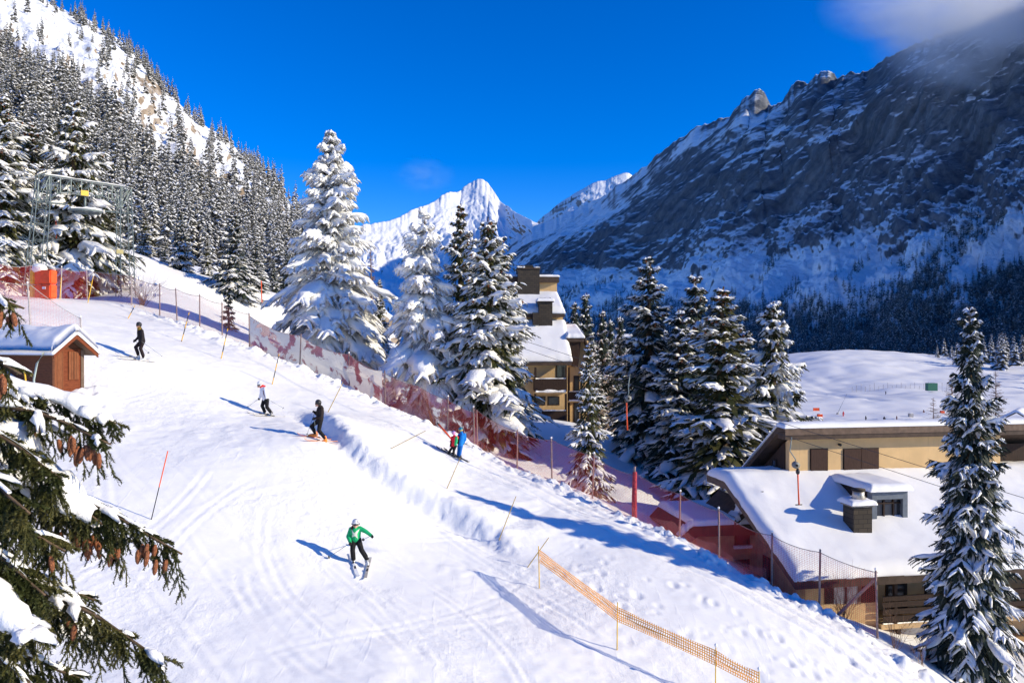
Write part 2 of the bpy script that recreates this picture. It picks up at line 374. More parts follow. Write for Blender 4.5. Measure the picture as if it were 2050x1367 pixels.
def build_ground():
    def axis(a, b, d, lo, hi, r):
        c = list(np.arange(a, b+1e-6, d)); s = d; v = c[-1]
        while v < hi: s *= r; v += s; c.append(v)
        s = d; v = c[0]; pre = []
        while v > lo: s *= r; v -= s; pre.append(v)
        return np.array(pre[::-1]+c)
    X = axis(-22, 15, .095, -420, 1700, 1.055); Y = axis(17, 55, .095, -120, 3600, 1.055)
    def union(A, lo, hi, st): return np.sort(np.r_[A[(A < lo) | (A > hi)], np.arange(lo, hi+.1, st)])
    X = union(X, 70, 330, 2.2); Y = union(Y, 180, 520, 2.2)
    gx, gy = np.meshgrid(X, Y, indexing='ij'); z = mid_h(gx, gy)
    near = sstep(62, 50, gy)*sstep(-40, -28, gx)*sstep(20, 15.5, gx)
    sf, pf, Lf = poly_dist(gx, gy, FENCE); sl, pl, Ll = poly_dist(gx, gy, LEDGE)
    # chopped-up banks along the net and along the ledge
    fl = np.exp(-((sf-.9)/.8)**2)*sstep(0, 6, pf)
    lump = np.abs(fbm(gx*1.5, gy*1.5, 5, 5, .6)); lump2 = ridged(gx*1.1, gy*1.1, 4, 8)
    z += near*fl*(.55*lump+.22*(lump2-.55))
    env = sstep(0, .2*Ll, pl)*sstep(0, .1*Ll, Ll-pl)
    z += near*np.exp(-(sl/.8)**2)*env*.11*fbm(gx*3.0, gy*3.0, 5, 12, .65)
    # gentle waves and chop on the piste
    z += near*.07*fbm(gx*.35, gy*.35, 3, 3)+near*.028*fbm(gx*2.2, gy*2.2, 4, 4, .6)*(.4+1.1*vnoise(gx*.3, gy*.3, 77))
    z += near*.09*np.maximum(0, fbm(gx*.9, gy*.9, 4, 44, .6)-.12)*sstep(.45, .7, vnoise(gx*.17, gy*.17, 71))
    z += (1-near)*.25*fbm(gx*.12, gy*.12, 4, 6)*sstep(200, 40, gy)+sstep(120, 250, gy)*(1.0*fbm(gx*.03, gy*.03, 5, 9)+3.2*fbm(gx*.011, gy*.020, 3, 19)+.5*fbm(gx*.09, gy*.12, 4, 29))
    # drift beside the hut
    hp = gp(178, 800); z += .5*np.exp(-(((gx-hp[0])/.9)**2+((gy-hp[1])/.9)**2))*(.7+.9*fbm(gx*2, gy*2, 3, 66))
    # ski tracks: long shallow grooves following the fall of the slope
    rng = np.random.default_rng(4)
    dn = np.stack([X, X]) if False else None
    for k in range(46):
        px = rng.uniform(150, 1150); py = rng.uniform(650+ .42*px, 1300)
        g = ray_ground(px, py, smooth_h)
        if g is None or g[1] > 50: continue
        a = rng.uniform(-1.15, -.25) if rng.random() < .75 else rng.uniform(-2.6, -.1)
        l = rng.uniform(4, 13); c = rng.uniform(-.10, .10); w = rng.uniform(.05, .09); dep = rng.uniform(.008, .022)
        s = np.linspace(-l/2, l/2, 14); th = a+c*s
        xs = g[0]+np.cumsum(np.cos(th))*l/14-np.cos(a)*l/2; ys = g[1]+np.cumsum(np.sin(th))*l/14-np.sin(a)*l/2
        ix = np.where((X > xs.min()-.6) & (X < xs.max()+.6))[0]; iy = np.where((Y > ys.min()-.6) & (Y < ys.max()+.6))[0]
        if len(ix) < 2 or len(iy) < 2: continue
        sl_ = np.ix_(ix, iy); d, p, L = poly_dist(gx[sl_], gy[sl_], np.c_[xs, ys])
        e = sstep(0, 1.5, p)*sstep(0, 1.5, L-p)*near[sl_]
        for off in (0, rng.uniform(.22, .4)):
            z[sl_] += e*dep*(-np.exp(-((d-off)/w)**2)+.6*np.exp(-((d-off-2*w)/w)**2))
    # the towed track between net and ledge, two shallow ruts; footprints lower right
    for off in (1.9, 2.5, 3.4):
        z -= near*.05*np.exp(-((sf-off)/.12)**2)*sstep(25, 35, pf)
    for k in range(120):
        g = ray_ground((fx := rng.uniform(1100, 1800)), 1080+.42*(fx-1100)+rng.normal(30, 45), smooth_h)
        if g is None: continue
        ix = np.where(np.abs(X-g[0]) < .5)[0]; iy = np.where(np.abs(Y-g[1]) < .5)[0]
        if not len(ix) or not len(iy): continue
        s2 = np.ix_(ix, iy); q = rng.uniform(.5, 1.25); r2 = ((gx[s2]-g[0])/(.13*q))**2+((gy[s2]-g[1])/(.2*q))**2
        z[s2] += .042*q*rng.uniform(.3, 1.2)*(-np.exp(-r2)+.45*np.exp(-(np.sqrt(r2)-1.6)**2*3))
    # a trodden path over the meadow
    mp = np.array([P(1590,768,372)[:2],P(1665,776,352)[:2],P(1725,800,318)[:2],P(1765,820,295)[:2]])
    d, p, L = poly_dist(gx, gy, mp); z -= 1.0*np.exp(-(d/1.7)**2)*(gy > 200)
    for (xa, ya, xb, yb) in [(1600,835,1900,842),(1590,752,1690,790),(1640,850,1760,838),(1700,770,1880,762)]:
        d, p, L = poly_dist(gx, gy, np.array([ray_ground(xa, ya, smooth_h, 130, 480)[:2], ray_ground(xb, yb, smooth_h, 130, 480)[:2]])); z -= .5*np.exp(-(d/2.0)**2)*(gy > 180)
    z += sstep(150, 220, gy)*sstep(520, 460, gy)*sstep(60, 110, gx)*(1.3*np.abs(fbm(gx*.035, gy*.05, 4, 91))+.35*fbm(gx*.12, gy*.15, 4, 92))
    V = np.stack([gx, gy, z], -1).reshape(-1, 3)
    o = link('ground', mesh_np('ground', V, grid_faces(len(X), len(Y)), mats=[M['piste']], smooth=True))
    tag(o, kind='structure')
build_ground()

# ------------------------------------------------------------------ mountains
def m_strata():
    t = NT('shaded_cliff'); uv = t.coord('UV'); c = t.coord('Object')
    def mp(sx, sy):
        m = t.n('ShaderNodeMapping', i_Vector=uv); m.inputs['Scale'].default_value = (sx, sy, 1); return m.outputs[0]
    nzv = t.n('ShaderNodeSeparateXYZ', i_Vector=t.n('ShaderNodeNewGeometry').outputs['Normal']).outputs[2]
    oz = t.n('ShaderNodeSeparateXYZ', i_Vector=c).outputs[2]
    broad = t.noise(c, .0045, 4, .55)
    s1 = t.noise(mp(1.6, .16), 1.0, 8, .62, .5); s2 = t.noise(mp(7, .55), 1.0, 6, .66, .4)
    gr = t.noise(c, .06, 8, .7)
    v = t.math('ADD', t.math('MULTIPLY', t.math('SUBTRACT', s1, .5), 1.15), t.math('MULTIPLY', t.math('SUBTRACT', s2, .5), .9))
    v = t.math('ADD', v, t.math('MULTIPLY', t.math('SUBTRACT', gr, .5), .30))
    v = t.math('ADD', v, t.math('MULTIPLY', t.math('SUBTRACT', broad, .5), .85))
    v = t.math('ADD', v, t.math('MULTIPLY', t.math('SUBTRACT', nzv, .62), .8))
    h = t.math('ADD', oz, t.math('MULTIPLY', t.math('SUBTRACT', broad, .5), 300.))
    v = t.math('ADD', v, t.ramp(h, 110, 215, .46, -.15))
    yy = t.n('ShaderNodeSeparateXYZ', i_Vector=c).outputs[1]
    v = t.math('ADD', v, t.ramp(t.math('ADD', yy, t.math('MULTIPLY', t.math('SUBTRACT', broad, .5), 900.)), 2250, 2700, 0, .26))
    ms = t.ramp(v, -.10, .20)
    rc = t.mix(t.ramp(s2, .35, .65), (.088, .10, .118), (.205, .215, .235))  # rock tinted blue, the haze of distance put into its colour
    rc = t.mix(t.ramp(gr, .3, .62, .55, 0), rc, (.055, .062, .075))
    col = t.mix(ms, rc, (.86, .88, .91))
    nor = t.bump(t.math('ADD', t.math('MULTIPLY', s2, 1.0), gr), .85, 9)
    return t.done(t.bsdf(col, .85, nor, .1))
def m_rock(name, rock_a, rock_b, lo, hi, strat, sc, snow_bias=0., nz=1.1, bsc=.02, alt=None, wst=.55, aniso=.14):
    t = NT(name); pos = t.n('ShaderNodeNewGeometry')
    c = t.coord('Object')
    def mapped(rot, s):
        m1 = t.n('ShaderNodeMapping', i_Vector=c); m1.inputs['Rotation'].default_value = rot
        m2 = t.n('ShaderNodeMapping', i_Vector=m1.outputs[0]); m2.inputs['Scale'].default_value = s
        return m2.outputs[0]
    st = t.noise(mapped(strat, (aniso, 1, 1)), sc, 9, .68, .35)
    iso = t.noise(c, sc*.55, 7, .62)
    fine = t.noise(mapped(strat, (.45, 1, 1)), sc*5, 6, .66)
    nzv = t.n('ShaderNodeSeparateXYZ', i_Vector=pos.outputs['Normal']).outputs[2]
    v = t.math('ADD', t.math('MULTIPLY', st, wst), t.math('MULTIPLY', iso, 1-wst))
    v = t.math('ADD', v, t.math('MULTIPLY', t.math('SUBTRACT', nzv, .62), nz))
    v = t.math('ADD', v, t.math('MULTIPLY', t.math('SUBTRACT', fine, .5), .42))
    v = t.math('ADD', v, snow_bias)
    if alt:
        oz = t.n('ShaderNodeSeparateXYZ', i_Vector=c).outputs[2]
        v = t.math('ADD', v, t.ramp(t.math('ADD', oz, t.math('MULTIPLY', t.math('SUBTRACT', iso, .5), 260.)), alt[0], alt[1], alt[2], alt[3]))
    ms = t.ramp(v, lo, hi)
    rc = t.mix(t.ramp(t.noise(mapped(strat, (.15, 1, 1)), sc*2.2, 5), .35, .65), rock_a, rock_b)
    col = t.mix(ms, rc, (.86, .88, .91))
    nor = t.bump(t.math('ADD', t.math('MULTIPLY', st, .6), fine), .7, bsc*300)
    return t.done(t.bsdf(col, .8, nor, .15)), t
def interp_poly(pts, u):
    W = np.array([P(*p) for p in pts]); a = np.array([p[0] for p in pts], float); a = (a-a[0])/(a[-1]-a[0])
    return np.stack([np.interp(u, a, W[:, k]) for k in range(3)], -1)
MOUNT = {}
def mountain(name, ridge, base, nu, nv, mat, amp, freq, pw=1.4, back=(300, 500, -500), jag=0., seed=0, ramp0=.0, drag=None, slab=0):
    u = np.linspace(0, 1, nu); v = np.linspace(0, 1, nv); vb = np.linspace(0, 1, 14)[1:]
    R = interp_poly(ridge, u); B = interp_poly(base, u)
    pv = v[None, :, None]
    kw = max(3, int(nu*.03)); ker = np.hanning(2*kw+1); ker /= ker.sum()
    Rs = np.stack([np.convolve(np.pad(R[:, k], kw, mode='edge'), ker, 'valid') for k in range(3)], -1); dz = (R-Rs)[:, 2]
    Rb = R.copy(); Rb[:, 2] = Rs[:, 2]
    G = B[:, None]*(1-pv)+Rb[:, None]*pv
    if isinstance(pw, (float, int)): prof = v**pw
    else: prof = np.interp(v, *pw)
    G[..., 2] = B[:, None, 2]+(Rb-B)[:, None, 2]*prof[None]
    sh = u[:, None]+(1-v)[None]*(.16 if slab else .05)     # crags run down along the tilted strata and fade out
    G[..., 2] += np.interp(sh, u, dz)*(sstep(.55, 1, v)**1.5)[None]
    L = np.linalg.norm(R-B, axis=1).mean(); S = np.linalg.norm(R[1:]-R[:-1], axis=1).sum()
    uu = np.repeat(u[:, None], nv, 1)*S; vv = np.repeat(v[None], nu, 0)*L
    if drag: uu = uu+vv*drag
    env = np.minimum(1, 4*v*(1-v)+.05)[None]*sstep(0, .12, v)[None]
    d = amp*(ridged(uu*freq, vv*freq*.45, 7, seed, .6)-.55)+amp*.6*fbm(uu*freq*2, vv*freq*2, 6, seed+40, .62)
    if slab: # tilted rock slabs: saw-tooth steps across the strata
        wq = .5*fbm(uu/slab*.4, vv/slab*.4, 4, seed+9)
        qa = (uu*.70-vv*.71)/slab+wq; qb = (uu*.71+vv*.70)/(slab*5.5)
        d += amp*1.25*(ridged(qa, qb, 6, seed+3, .56)-.55)*sstep(.3, .55, v)[None]
    nrm = np.cross(np.gradient(G, axis=0), np.gradient(G, axis=1)); nrm /= np.linalg.norm(nrm, axis=-1, keepdims=True)+1e-9
    nrm *= np.sign(nrm[..., 2:3]+1e-9)
    G = G+nrm*(d*env)[..., None]
    if jag:
        j = jag*fbm(u*S*freq*5, u*0+3.3, 5, seed+5, .62)
        G[..., 2] += j[:, None]*sstep(.86, 1, v)[None]
    K = R[:, None]+np.array(back)[None, None]*vb[None, :, None]; K[..., 2] += (G[:, -1, 2]-R[:, 2])[:, None]*(1-vb)[None]
    K[..., 2] += amp*.3*fbm(np.repeat(u[:, None], len(vb), 1)*S*freq*3, vb[None]*3+0*u[:, None], 4, seed+70)
    A = np.concatenate([G, K], 1)
    vx = np.concatenate([vv, L+np.repeat(vb[None], nu, 0)*L*.6], 1); ux = np.concatenate([uu, np.repeat(uu[:, -1:], len(vb), 1)], 1)
    wq2 = .35*fbm(ux/420, vx/420, 4, seed+77)
    uvm = np.stack([(ux*.70-vx*.71)/100+wq2, (ux*.71+vx*.70)/100], -1)
    me = mesh_np(name, A.reshape(-1, 3), grid_faces(nu, A.shape[1]), mats=[mat], smooth=True, uv=uvm.reshape(-1, 2))
    o = link(name, me); tag(o, kind='structure'); MOUNT[name] = G
    return G
ROCK_R = m_strata()
ROCK_X, _ = m_rock('shaded_cliff', (.10, .092, .088), (.20, .185, .17), .52, .61, (0, .5, 1.08), .036, .01, 1.3, alt=(120, 300, .13, -.055), wst=.7, aniso=.07)
ROCK_C, _ = m_rock('far_peak_rock', (.20, .155, .12), (.33, .27, .22), .49, .58, (0, .3, .3), .008, .085, 1.5)
ROCK_L, _ = m_rock('wooded_mountain_rock', (.20, .14, .09), (.38, .31, .24), .52, .63, (0, .2, .6), .07, .075, 1.0, .004)
ROCK_F, _ = m_rock('grey_peak_rock', (.22, .19, .17), (.36, .32, .30), .47, .62, (0, .4, .3), .008, .0, 1.3)

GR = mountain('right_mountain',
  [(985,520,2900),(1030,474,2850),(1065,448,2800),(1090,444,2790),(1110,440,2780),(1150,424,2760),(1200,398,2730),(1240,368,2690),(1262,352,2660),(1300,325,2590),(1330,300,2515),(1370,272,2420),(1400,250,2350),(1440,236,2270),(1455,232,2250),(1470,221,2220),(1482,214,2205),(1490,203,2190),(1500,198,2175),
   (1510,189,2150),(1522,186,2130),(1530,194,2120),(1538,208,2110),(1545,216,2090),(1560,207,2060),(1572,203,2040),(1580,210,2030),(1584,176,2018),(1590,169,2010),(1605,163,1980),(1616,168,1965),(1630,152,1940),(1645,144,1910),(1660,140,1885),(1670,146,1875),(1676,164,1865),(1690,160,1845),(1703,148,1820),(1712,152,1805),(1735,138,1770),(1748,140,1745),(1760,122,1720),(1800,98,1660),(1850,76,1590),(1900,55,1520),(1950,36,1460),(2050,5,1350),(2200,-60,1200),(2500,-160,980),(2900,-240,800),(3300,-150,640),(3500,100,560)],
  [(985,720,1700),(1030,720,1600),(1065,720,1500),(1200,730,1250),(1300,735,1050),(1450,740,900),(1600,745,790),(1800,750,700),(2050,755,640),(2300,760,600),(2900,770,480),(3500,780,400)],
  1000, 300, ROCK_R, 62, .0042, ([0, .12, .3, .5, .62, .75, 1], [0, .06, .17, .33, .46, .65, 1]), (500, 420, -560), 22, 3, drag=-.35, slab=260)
GC = mountain('central_peak',
  [(560,560,2600),(650,505,2750),(700,464,2820),(735,447,2880),(760,444,2930),(780,440,2960),(795,436,2990),(830,418,3100),(858,410,3190),(870,402,3240),(885,392,3300),(902,385,3360),(915,384,3410),(924,383,3460),(930,376,3490),(938,368,3520),(948,362,3545),(958,359,3550),(968,361,3540),(978,367,3510),(985,376,3450),(992,388,3390),(1000,403,3330),(1012,412,3240),(1030,424,3080),(1048,433,2950),(1065,443,2840),(1150,470,2700),(1250,520,2600)],
  [(560,720,1750),(735,720,1780),(900,720,1800),(1065,720,1750),(1250,720,1700)],
  420, 200, ROCK_C, 46, .0030, 1.3, (200, 900, -500), 10, 21, drag=.3)
GF = mountain('grey_far_peak',
  [(1000,500,5200),(1060,455,5200),(1085,436,5200),(1105,420,5200),(1130,400,5200),(1160,382,5200),(1190,365,5200),(1215,360,5200),(1240,350,5200),(1258,345,5200),(1275,360,5200),(1330,420,5200)],
  [(1000,700,3600),(1330,700,3600)],
  220, 110, ROCK_F, 90, .004, 1.1, (200, 1200, -600), 9, 33, drag=.5)
GL = mountain('left_mountain',
  [(-700,-480,440),(-300,-230,435),(-150,-140,432),(0,-55,428),(130,20,420),(180,42,418),(240,80,415),(290,125,410),(330,182,405),(390,235,400),(450,276,395),(500,328,390),(555,374,380),(600,432,370),(650,500,360),(720,580,350),(800,660,345)],
  [(-700,610,95),(-300,600,105),(0,575,118),(300,575,128),(600,650,150),(800,700,170)],
  420, 200, ROCK_L, 10, .022, 1.12, (-60, 220, -120), 2.5, 51)
# ------------------------------------------------------------------ spruces
def _unit(a): return a/(np.linalg.norm(a, axis=-1, keepdims=True)+1e-9)
def pads(Q, side, hw, th, ring=6, sink=.3):
    """closed lumpy snow rolls: Q (N,S,3) spine, side (N,3), hw/th (N,S)"""
    N, S, _ = Q.shape
    ph = np.linspace(0, 2*np.pi, ring, endpoint=False)
    c = np.cos(ph); s = np.sin(ph); s = np.where(s < 0, s*sink, s)
    V = Q[:, :, None]+side[:, None, None]*(hw[..., None]*c)[..., None]
    V[..., 2] += th[..., None]*s
    idx = np.arange(N*S*ring).reshape(N, S, ring)
    a = idx[:, :-1]; b = idx[:, 1:]
    q = np.stack([a, np.roll(a, -1, 2), np.roll(b, -1, 2), b], -1).reshape(-1, 4)
    caps = []
    if ring == 6:
        for k, f in ((0, 1), (-1, -1)):
            e = idx[:, k]; caps += [e[:, [0, 1, 2, 3][::f]], e[:, [0, 3, 4, 5][::f]]]
    elif ring == 4:
        for k, f in ((0, 1), (-1, -1)): caps.append(idx[:, k][:, ::f])
    return V.reshape(-1, 3), np.concatenate([q]+caps)
def cat_geo(parts):
    V = []; Fs = []; n = 0
    for v, f in parts:
        if len(v) == 0: continue
        V.append(v); Fs.append(f+n); n += len(v)
    if not V: return np.zeros((0, 3)), np.zeros((0, 4), int)
    return np.concatenate(V), np.concatenate(Fs)
def trunk_geo(H, r, rng, n=8, S=9, z0=-.6):
    z = np.linspace(z0, H, S); rr = r*(1-(z/H).clip(0, 1)*.93); rr[0] *= 1.25
    cx = np.cumsum(rng.normal(0, .012*H/S, S)); cy = np.cumsum(rng.normal(0, .012*H/S, S)); cx -= cx[0]; cy -= cy[0]
    th = np.linspace(0, 2*np.pi, n, endpoint=False)
    V = np.stack([cx[:, None]+rr[:, None]*np.cos(th), cy[:, None]+rr[:, None]*np.sin(th), np.repeat(z[:, None], n, 1)], -1)
    idx = np.arange(S*n).reshape(S, n); a = idx[:-1]; b = idx[1:]
    return V.reshape(-1, 3), np.stack([a, np.roll(a, -1, 1), np.roll(b, -1, 1), b], -1).reshape(-1, 4)
def spruce(seed, H, R, whorls=24, nb=7, M=12, K=7, droop=.35, snow=1., psnow=.5, tw=1., bare=.02, pexp=.85, tl=1., pb=1., thick=1., core=70):
    rng = np.random.default_rng(seed)
    t = np.sort(np.clip(np.linspace(bare, .985, whorls)+rng.normal(0, .3/whorls, whorls), .005, .99))
    zs, az, T, Wm = [], [], [], []
    for i, ti in enumerate(t):
        k = max(4, int(round(nb*(1.05-.35*ti)))); a0 = rng.uniform(0, 6.28); wl = rng.uniform(.76, 1.18)
        zs += list(ti*H+rng.normal(0, .16*H/whorls, k)); az += list(a0+np.arange(k)*6.283/k+rng.normal(0, .22, k)); T += [ti]*k; Wm += [wl]*k
    zs = np.array(zs); az = np.array(az); T = np.array(T); Wm = np.array(Wm); NB = len(zs)
    L = R*((1-T)**pexp*.97+.035)*(1-.2*np.exp(-T/.06))*Wm*rng.uniform(.58, 1.2, NB)
    S = 8; s = np.linspace(0, 1, S)[None]
    e0 = (-.12+.75*T**1.3-.25*droop)[:, None]+rng.normal(0, .08, (NB, 1))
    dr = (droop*(1.05-.75*T)*rng.uniform(.8, 1.25, NB))[:, None]; up = (.10+.12*T)[:, None]
    Lc = L[:, None]
    z = zs[:, None]+Lc*(e0*s-dr*s**1.8+up*s**4)
    r = Lc*s*(1-.16*dr*s); wig = rng.normal(0, .05, (NB, 1))*Lc*s**2
    ca, sa = np.cos(az)[:, None], np.sin(az)[:, None]
    B = np.stack([ca*r-sa*wig, sa*r+ca*wig, z], -1)
    # twigs
    sj = np.linspace(.16, .97, M)[None]+rng.normal(0, .02, (NB, M)); sj = sj.clip(.08, .99)
    f = sj*(S-1); i0 = np.floor(f).astype(int).clip(0, S-2); fr = (f-i0)[..., None]
    ar = np.arange(NB)[:, None]
    base = B[ar, i0]*(1-fr)+B[ar, i0+1]*fr
    tang = _unit(B[ar, i0+1]-B[ar, i0])
    sg = np.where(np.arange(M)[None] % 2 == 0, 1., -1.)*np.ones((NB, 1))
    ang = sg*(1.0-.35*sj)*rng.uniform(.7, 1.25, (NB, M))
    h = np.arctan2(tang[..., 1], tang[..., 0])+ang
    l = (np.minimum(Lc*(.10+.40*(1-sj)*np.minimum(1, sj*4)), 1.15)*tw+.09)*rng.uniform(.7, 1.2, (NB, M))
    slope = -.22-droop*.75*rng.uniform(.5, 1.4, (NB, M))+.25*T[:, None]
    ST = 4; u = np.linspace(0, 1, ST)
    D = np.stack([np.cos(h), np.sin(h), 0*h], -1)
    Tw = base[:, :, None]+D[:, :, None]*(l[..., None]*u)[..., None]
    Tw[..., 2] += l[..., None]*(slope[..., None]*u-droop*.5*u**2)
    Tw = Tw.reshape(-1, ST, 3); D = D.reshape(-1, 3); l = l.reshape(-1); N = len(Tw)
    side = np.stack([-D[:, 1], D[:, 0], 0*D[:, 0]], -1)
    Tt = np.repeat(T, M)
    # needle sprays: narrow pointed blades along each twig, alternating sides and hanging
    uk = (np.arange(K)+.6)/K; fk = uk*(ST-1); ik = np.floor(fk).astype(int).clip(0, ST-2); frk = (fk-ik)[None, :, None]
    pk = Tw[:, ik]*(1-frk)+Tw[:, ik+1]*frk; dk = _unit(Tw[:, ik+1]-Tw[:, ik])
    sgn = np.where(np.arange(K) % 2 == 0, 1., -1.)[None, :, None]
    ln = (tl*(.10+.10*np.minimum(l, 1))[:, None]*rng.uniform(.7, 1.4, (N, K))*(1.15-.55*uk))[..., None]
    dn = np.zeros((N, K, 3)); dn[..., 2] = -rng.uniform(.1, 1.3, (N, K))
    apex = pk+_unit(side[:, None]*sgn*rng.uniform(.3, 1, (N, K, 1))+dk*.75+dn)*ln
    hb = dk*ln*rng.uniform(.16, .26, (N, K, 1))+np.array([0, 0, .012])
    fV = np.stack([pk-hb*1.25, pk+hb*1.25, apex], 2).reshape(-1, 3); fT = np.arange(len(fV)).reshape(-1, 3)
    # twig end tip and bough axis as flat blades (quads)
    w0 = (.028+.035*np.minimum(l, 1))*tl
    a0 = Tw[:, 0]; a1 = Tw[:, 2]; a2 = Tw[:, 3]+(Tw[:, 3]-Tw[:, 2])*.25
    qV = np.stack([a0-side*w0[:, None]*.5, a1-side*w0[:, None], a2, a1+side*w0[:, None]], 1)
    tip = B[:, -1]+(B[:, -1]-B[:, -2])*.5; bs = np.stack([-np.sin(az), np.cos(az), 0*az], -1); bw = (.05+.03*L)[:, None]*tl
    qB = np.stack([B[:, 2]-bs*bw*.4, B[:, 5]-bs*bw, tip, B[:, 5]+bs*bw], 1)
    q2 = qB.copy(); q2[:, 1] = B[:, 5]+[0, 0, .06]; q2[:, 3] = B[:, 5]-np.array([0, 0, .16])*np.minimum(1, L)[:, None]
    qq = np.concatenate([qV.reshape(-1, 3), qB.reshape(-1, 3), q2.reshape(-1, 3)])
    fol = (np.concatenate([fV, qq]), (np.arange(len(qq))+len(fV)).reshape(-1, 4), fT)
    # inner curtain of hanging sprays round the trunk, so that the crown is full
    nc = int(whorls*core); tc = rng.uniform(max(bare, .01), .96, nc); rc = (R*((1-tc)**pexp)*.62+.06)*np.sqrt(rng.uniform(.02, 1, nc)); ac = rng.uniform(0, 6.283, nc)
    pc = np.stack([rc*np.cos(ac), rc*np.sin(ac), tc*H-rc*(.25+droop*.5)], -1); dc = np.stack([np.cos(ac), np.sin(ac), -rng.uniform(.5, 1.6, nc)], -1); dc = _unit(dc)
    lc = (.16+.30*(1-tc))*rng.uniform(.7, 1.5, nc)*tl; sc_ = np.stack([-np.sin(ac), np.cos(ac), rng.normal(0, .5, nc)], -1)*(lc*.20)[:, None]
    qc = np.stack([pc-dc*lc[:, None]*.6, pc-sc_, pc+dc*lc[:, None], pc+sc_], 1).reshape(-1, 3)
    qq = np.concatenate([qq, qc]); fol = (np.concatenate([fV, qq]), (np.arange(len(qq))+len(fV)).reshape(-1, 4), fT)
    # snow
    geo = []
    def noise(shape, a): return np.exp(rng.normal(0, a, shape))
    # along boughs, in broken pieces
    on = rng.random(NB) < pb*np.clip(.55+.5*psnow, 0, 1)
    st = rng.integers(1, 4, NB); piece = []
    for k0, k1 in ((1, 5), (3, 7), (2, 7)):
        m = on & (st == (k0 if k0 < 3 else 3)) if psnow < .7 else on & ((np.arange(NB) % 3) == (k0 % 3))
        if psnow >= .9: k0, k1 = 1, 7
        if not m.any(): continue
        Q = B[m, k0:k1+1].copy(); n = k1-k0+1
        env = np.sin(np.linspace(.12, 1, n)*np.pi*.93)[None]**.6
        hw = snow*(.05+.115*np.minimum(L[m], 2.6))[:, None]*env*noise((m.sum(), n), .25)*(.75+.25*np.clip(psnow*1.3, 0, 1))
        th = thick*snow*(.06+.055*np.minimum(L[m], 2.6))[:, None]*env*noise((m.sum(), n), .3)
        Q[..., 2] += .02; geo.append(pads(Q, bs[m], hw, th))
    # on twigs
    m = rng.random(N) < psnow
    if m.any():
        Q = Tw[m].copy(); n = ST; env = np.array([.75, 1.05, .9, .35])[None]
        hw = snow*(.04+.10*np.minimum(l[m], 1.1))[:, None]*env*noise((m.sum(), n), .28)
        th = thick*snow*(.045+.075*np.minimum(l[m], 1.1))[:, None]*env*noise((m.sum(), n), .3)
        Q[..., 2] += .015; geo.append(pads(Q, side[m], hw, th))
    # crown tip
    geo.append(pads(np.array([[[0, 0, H*.955], [.02, 0, H*.975], [0, .01, H*1.0]]]), np.array([[1., 0, 0]]), np.array([[.05, .10, .03]])*snow, np.array([[.05, .12, .05]])*snow))
    sn = cat_geo(geo)
    tr = trunk_geo(H*1.01, .02*H+.04, rng)
    # cones near the top, hanging from bough tips
    return dict(fol=fol, snow=sn, trunk=tr, B=B, T=T, L=L, H=H)
def cones_geo(d, seed, n, tmin=.62, size=.12, rad=.028):
    rng = np.random.default_rng(seed); k = np.where(d['T'] > tmin)[0]
    out = []; ring = 5
    for i in rng.choice(k, n):
        s = rng.uniform(.55, 1); f = s*7; a = int(min(6, f)); p = d['B'][i, a]*(1-(f-a))+d['B'][i, a+1]*(f-a)+rng.normal(0, .05, 3)*[1, 1, .3]
        zz = np.array([0, -.15, -.5, -.85, -1])*size*rng.uniform(.8, 1.2); rr = np.array([.25, .8, 1, .7, .15])*rad
        th = np.linspace(0, 6.283, ring, endpoint=False)
        V = np.stack([p[0]+rr[:, None]*np.cos(th), p[1]+rr[:, None]*np.sin(th), np.repeat(p[2]-.03+zz[:, None], ring, 1)], -1).reshape(-1, 3)
        idx = np.arange(25).reshape(5, 5); q = np.stack([idx[:-1], np.roll(idx[:-1], -1, 1), np.roll(idx[1:], -1, 1), idx[1:]], -1).reshape(-1, 4)
        out.append((V, q))
    return cat_geo(out)
TREE_KINDS = {}
def tree_meshes(key, needle='needle', ncones=0, **kw):
    d = spruce(**kw)
    ms = [('trunk', mesh_np('trunk', *d['trunk'], mats=[M['bark']], smooth=True)),
          ('crown', mesh_np('crown', np.concatenate([d['fol'][0], d['snow'][0]]), np.concatenate([d['fol'][1], d['snow'][1]+len(d['fol'][0])]), d['fol'][2],
              mats=[M[needle], M['snow_tree']], smooth=True, qm=np.r_[np.zeros(len(d['fol'][1]), int), np.ones(len(d['snow'][1]), int)], tm=0))]
    if ncones: ms.append(('cones', mesh_np('cones', *cones_geo(d, kw['seed'], ncones, size=kw.get('cs', .17), rad=.042), mats=[M['cone']], smooth=True)))
    TREE_KINDS[key] = (ms, kw['H'])
def put_tree(key, px, top_py, Y, label, group=None, rot=0., name='spruce_tree', cat='tree', wide=1., sink=.15, h=None):
    ms, H = TREE_KINDS[key]; x = (px-CX)/F*Y; g = gz(x, Y)-sink
    if h is None: h = (CY-top_py)/F*Y-g
    o = thing(name, label, cat, (x, Y, g), rot, group); o.scale = (h/H*wide, h/H*wide, h/H)
    for nm, me in ms:
        c = link(nm, me, o)
        if nm == 'cones': c['kind'] = 'stuff'
    return o
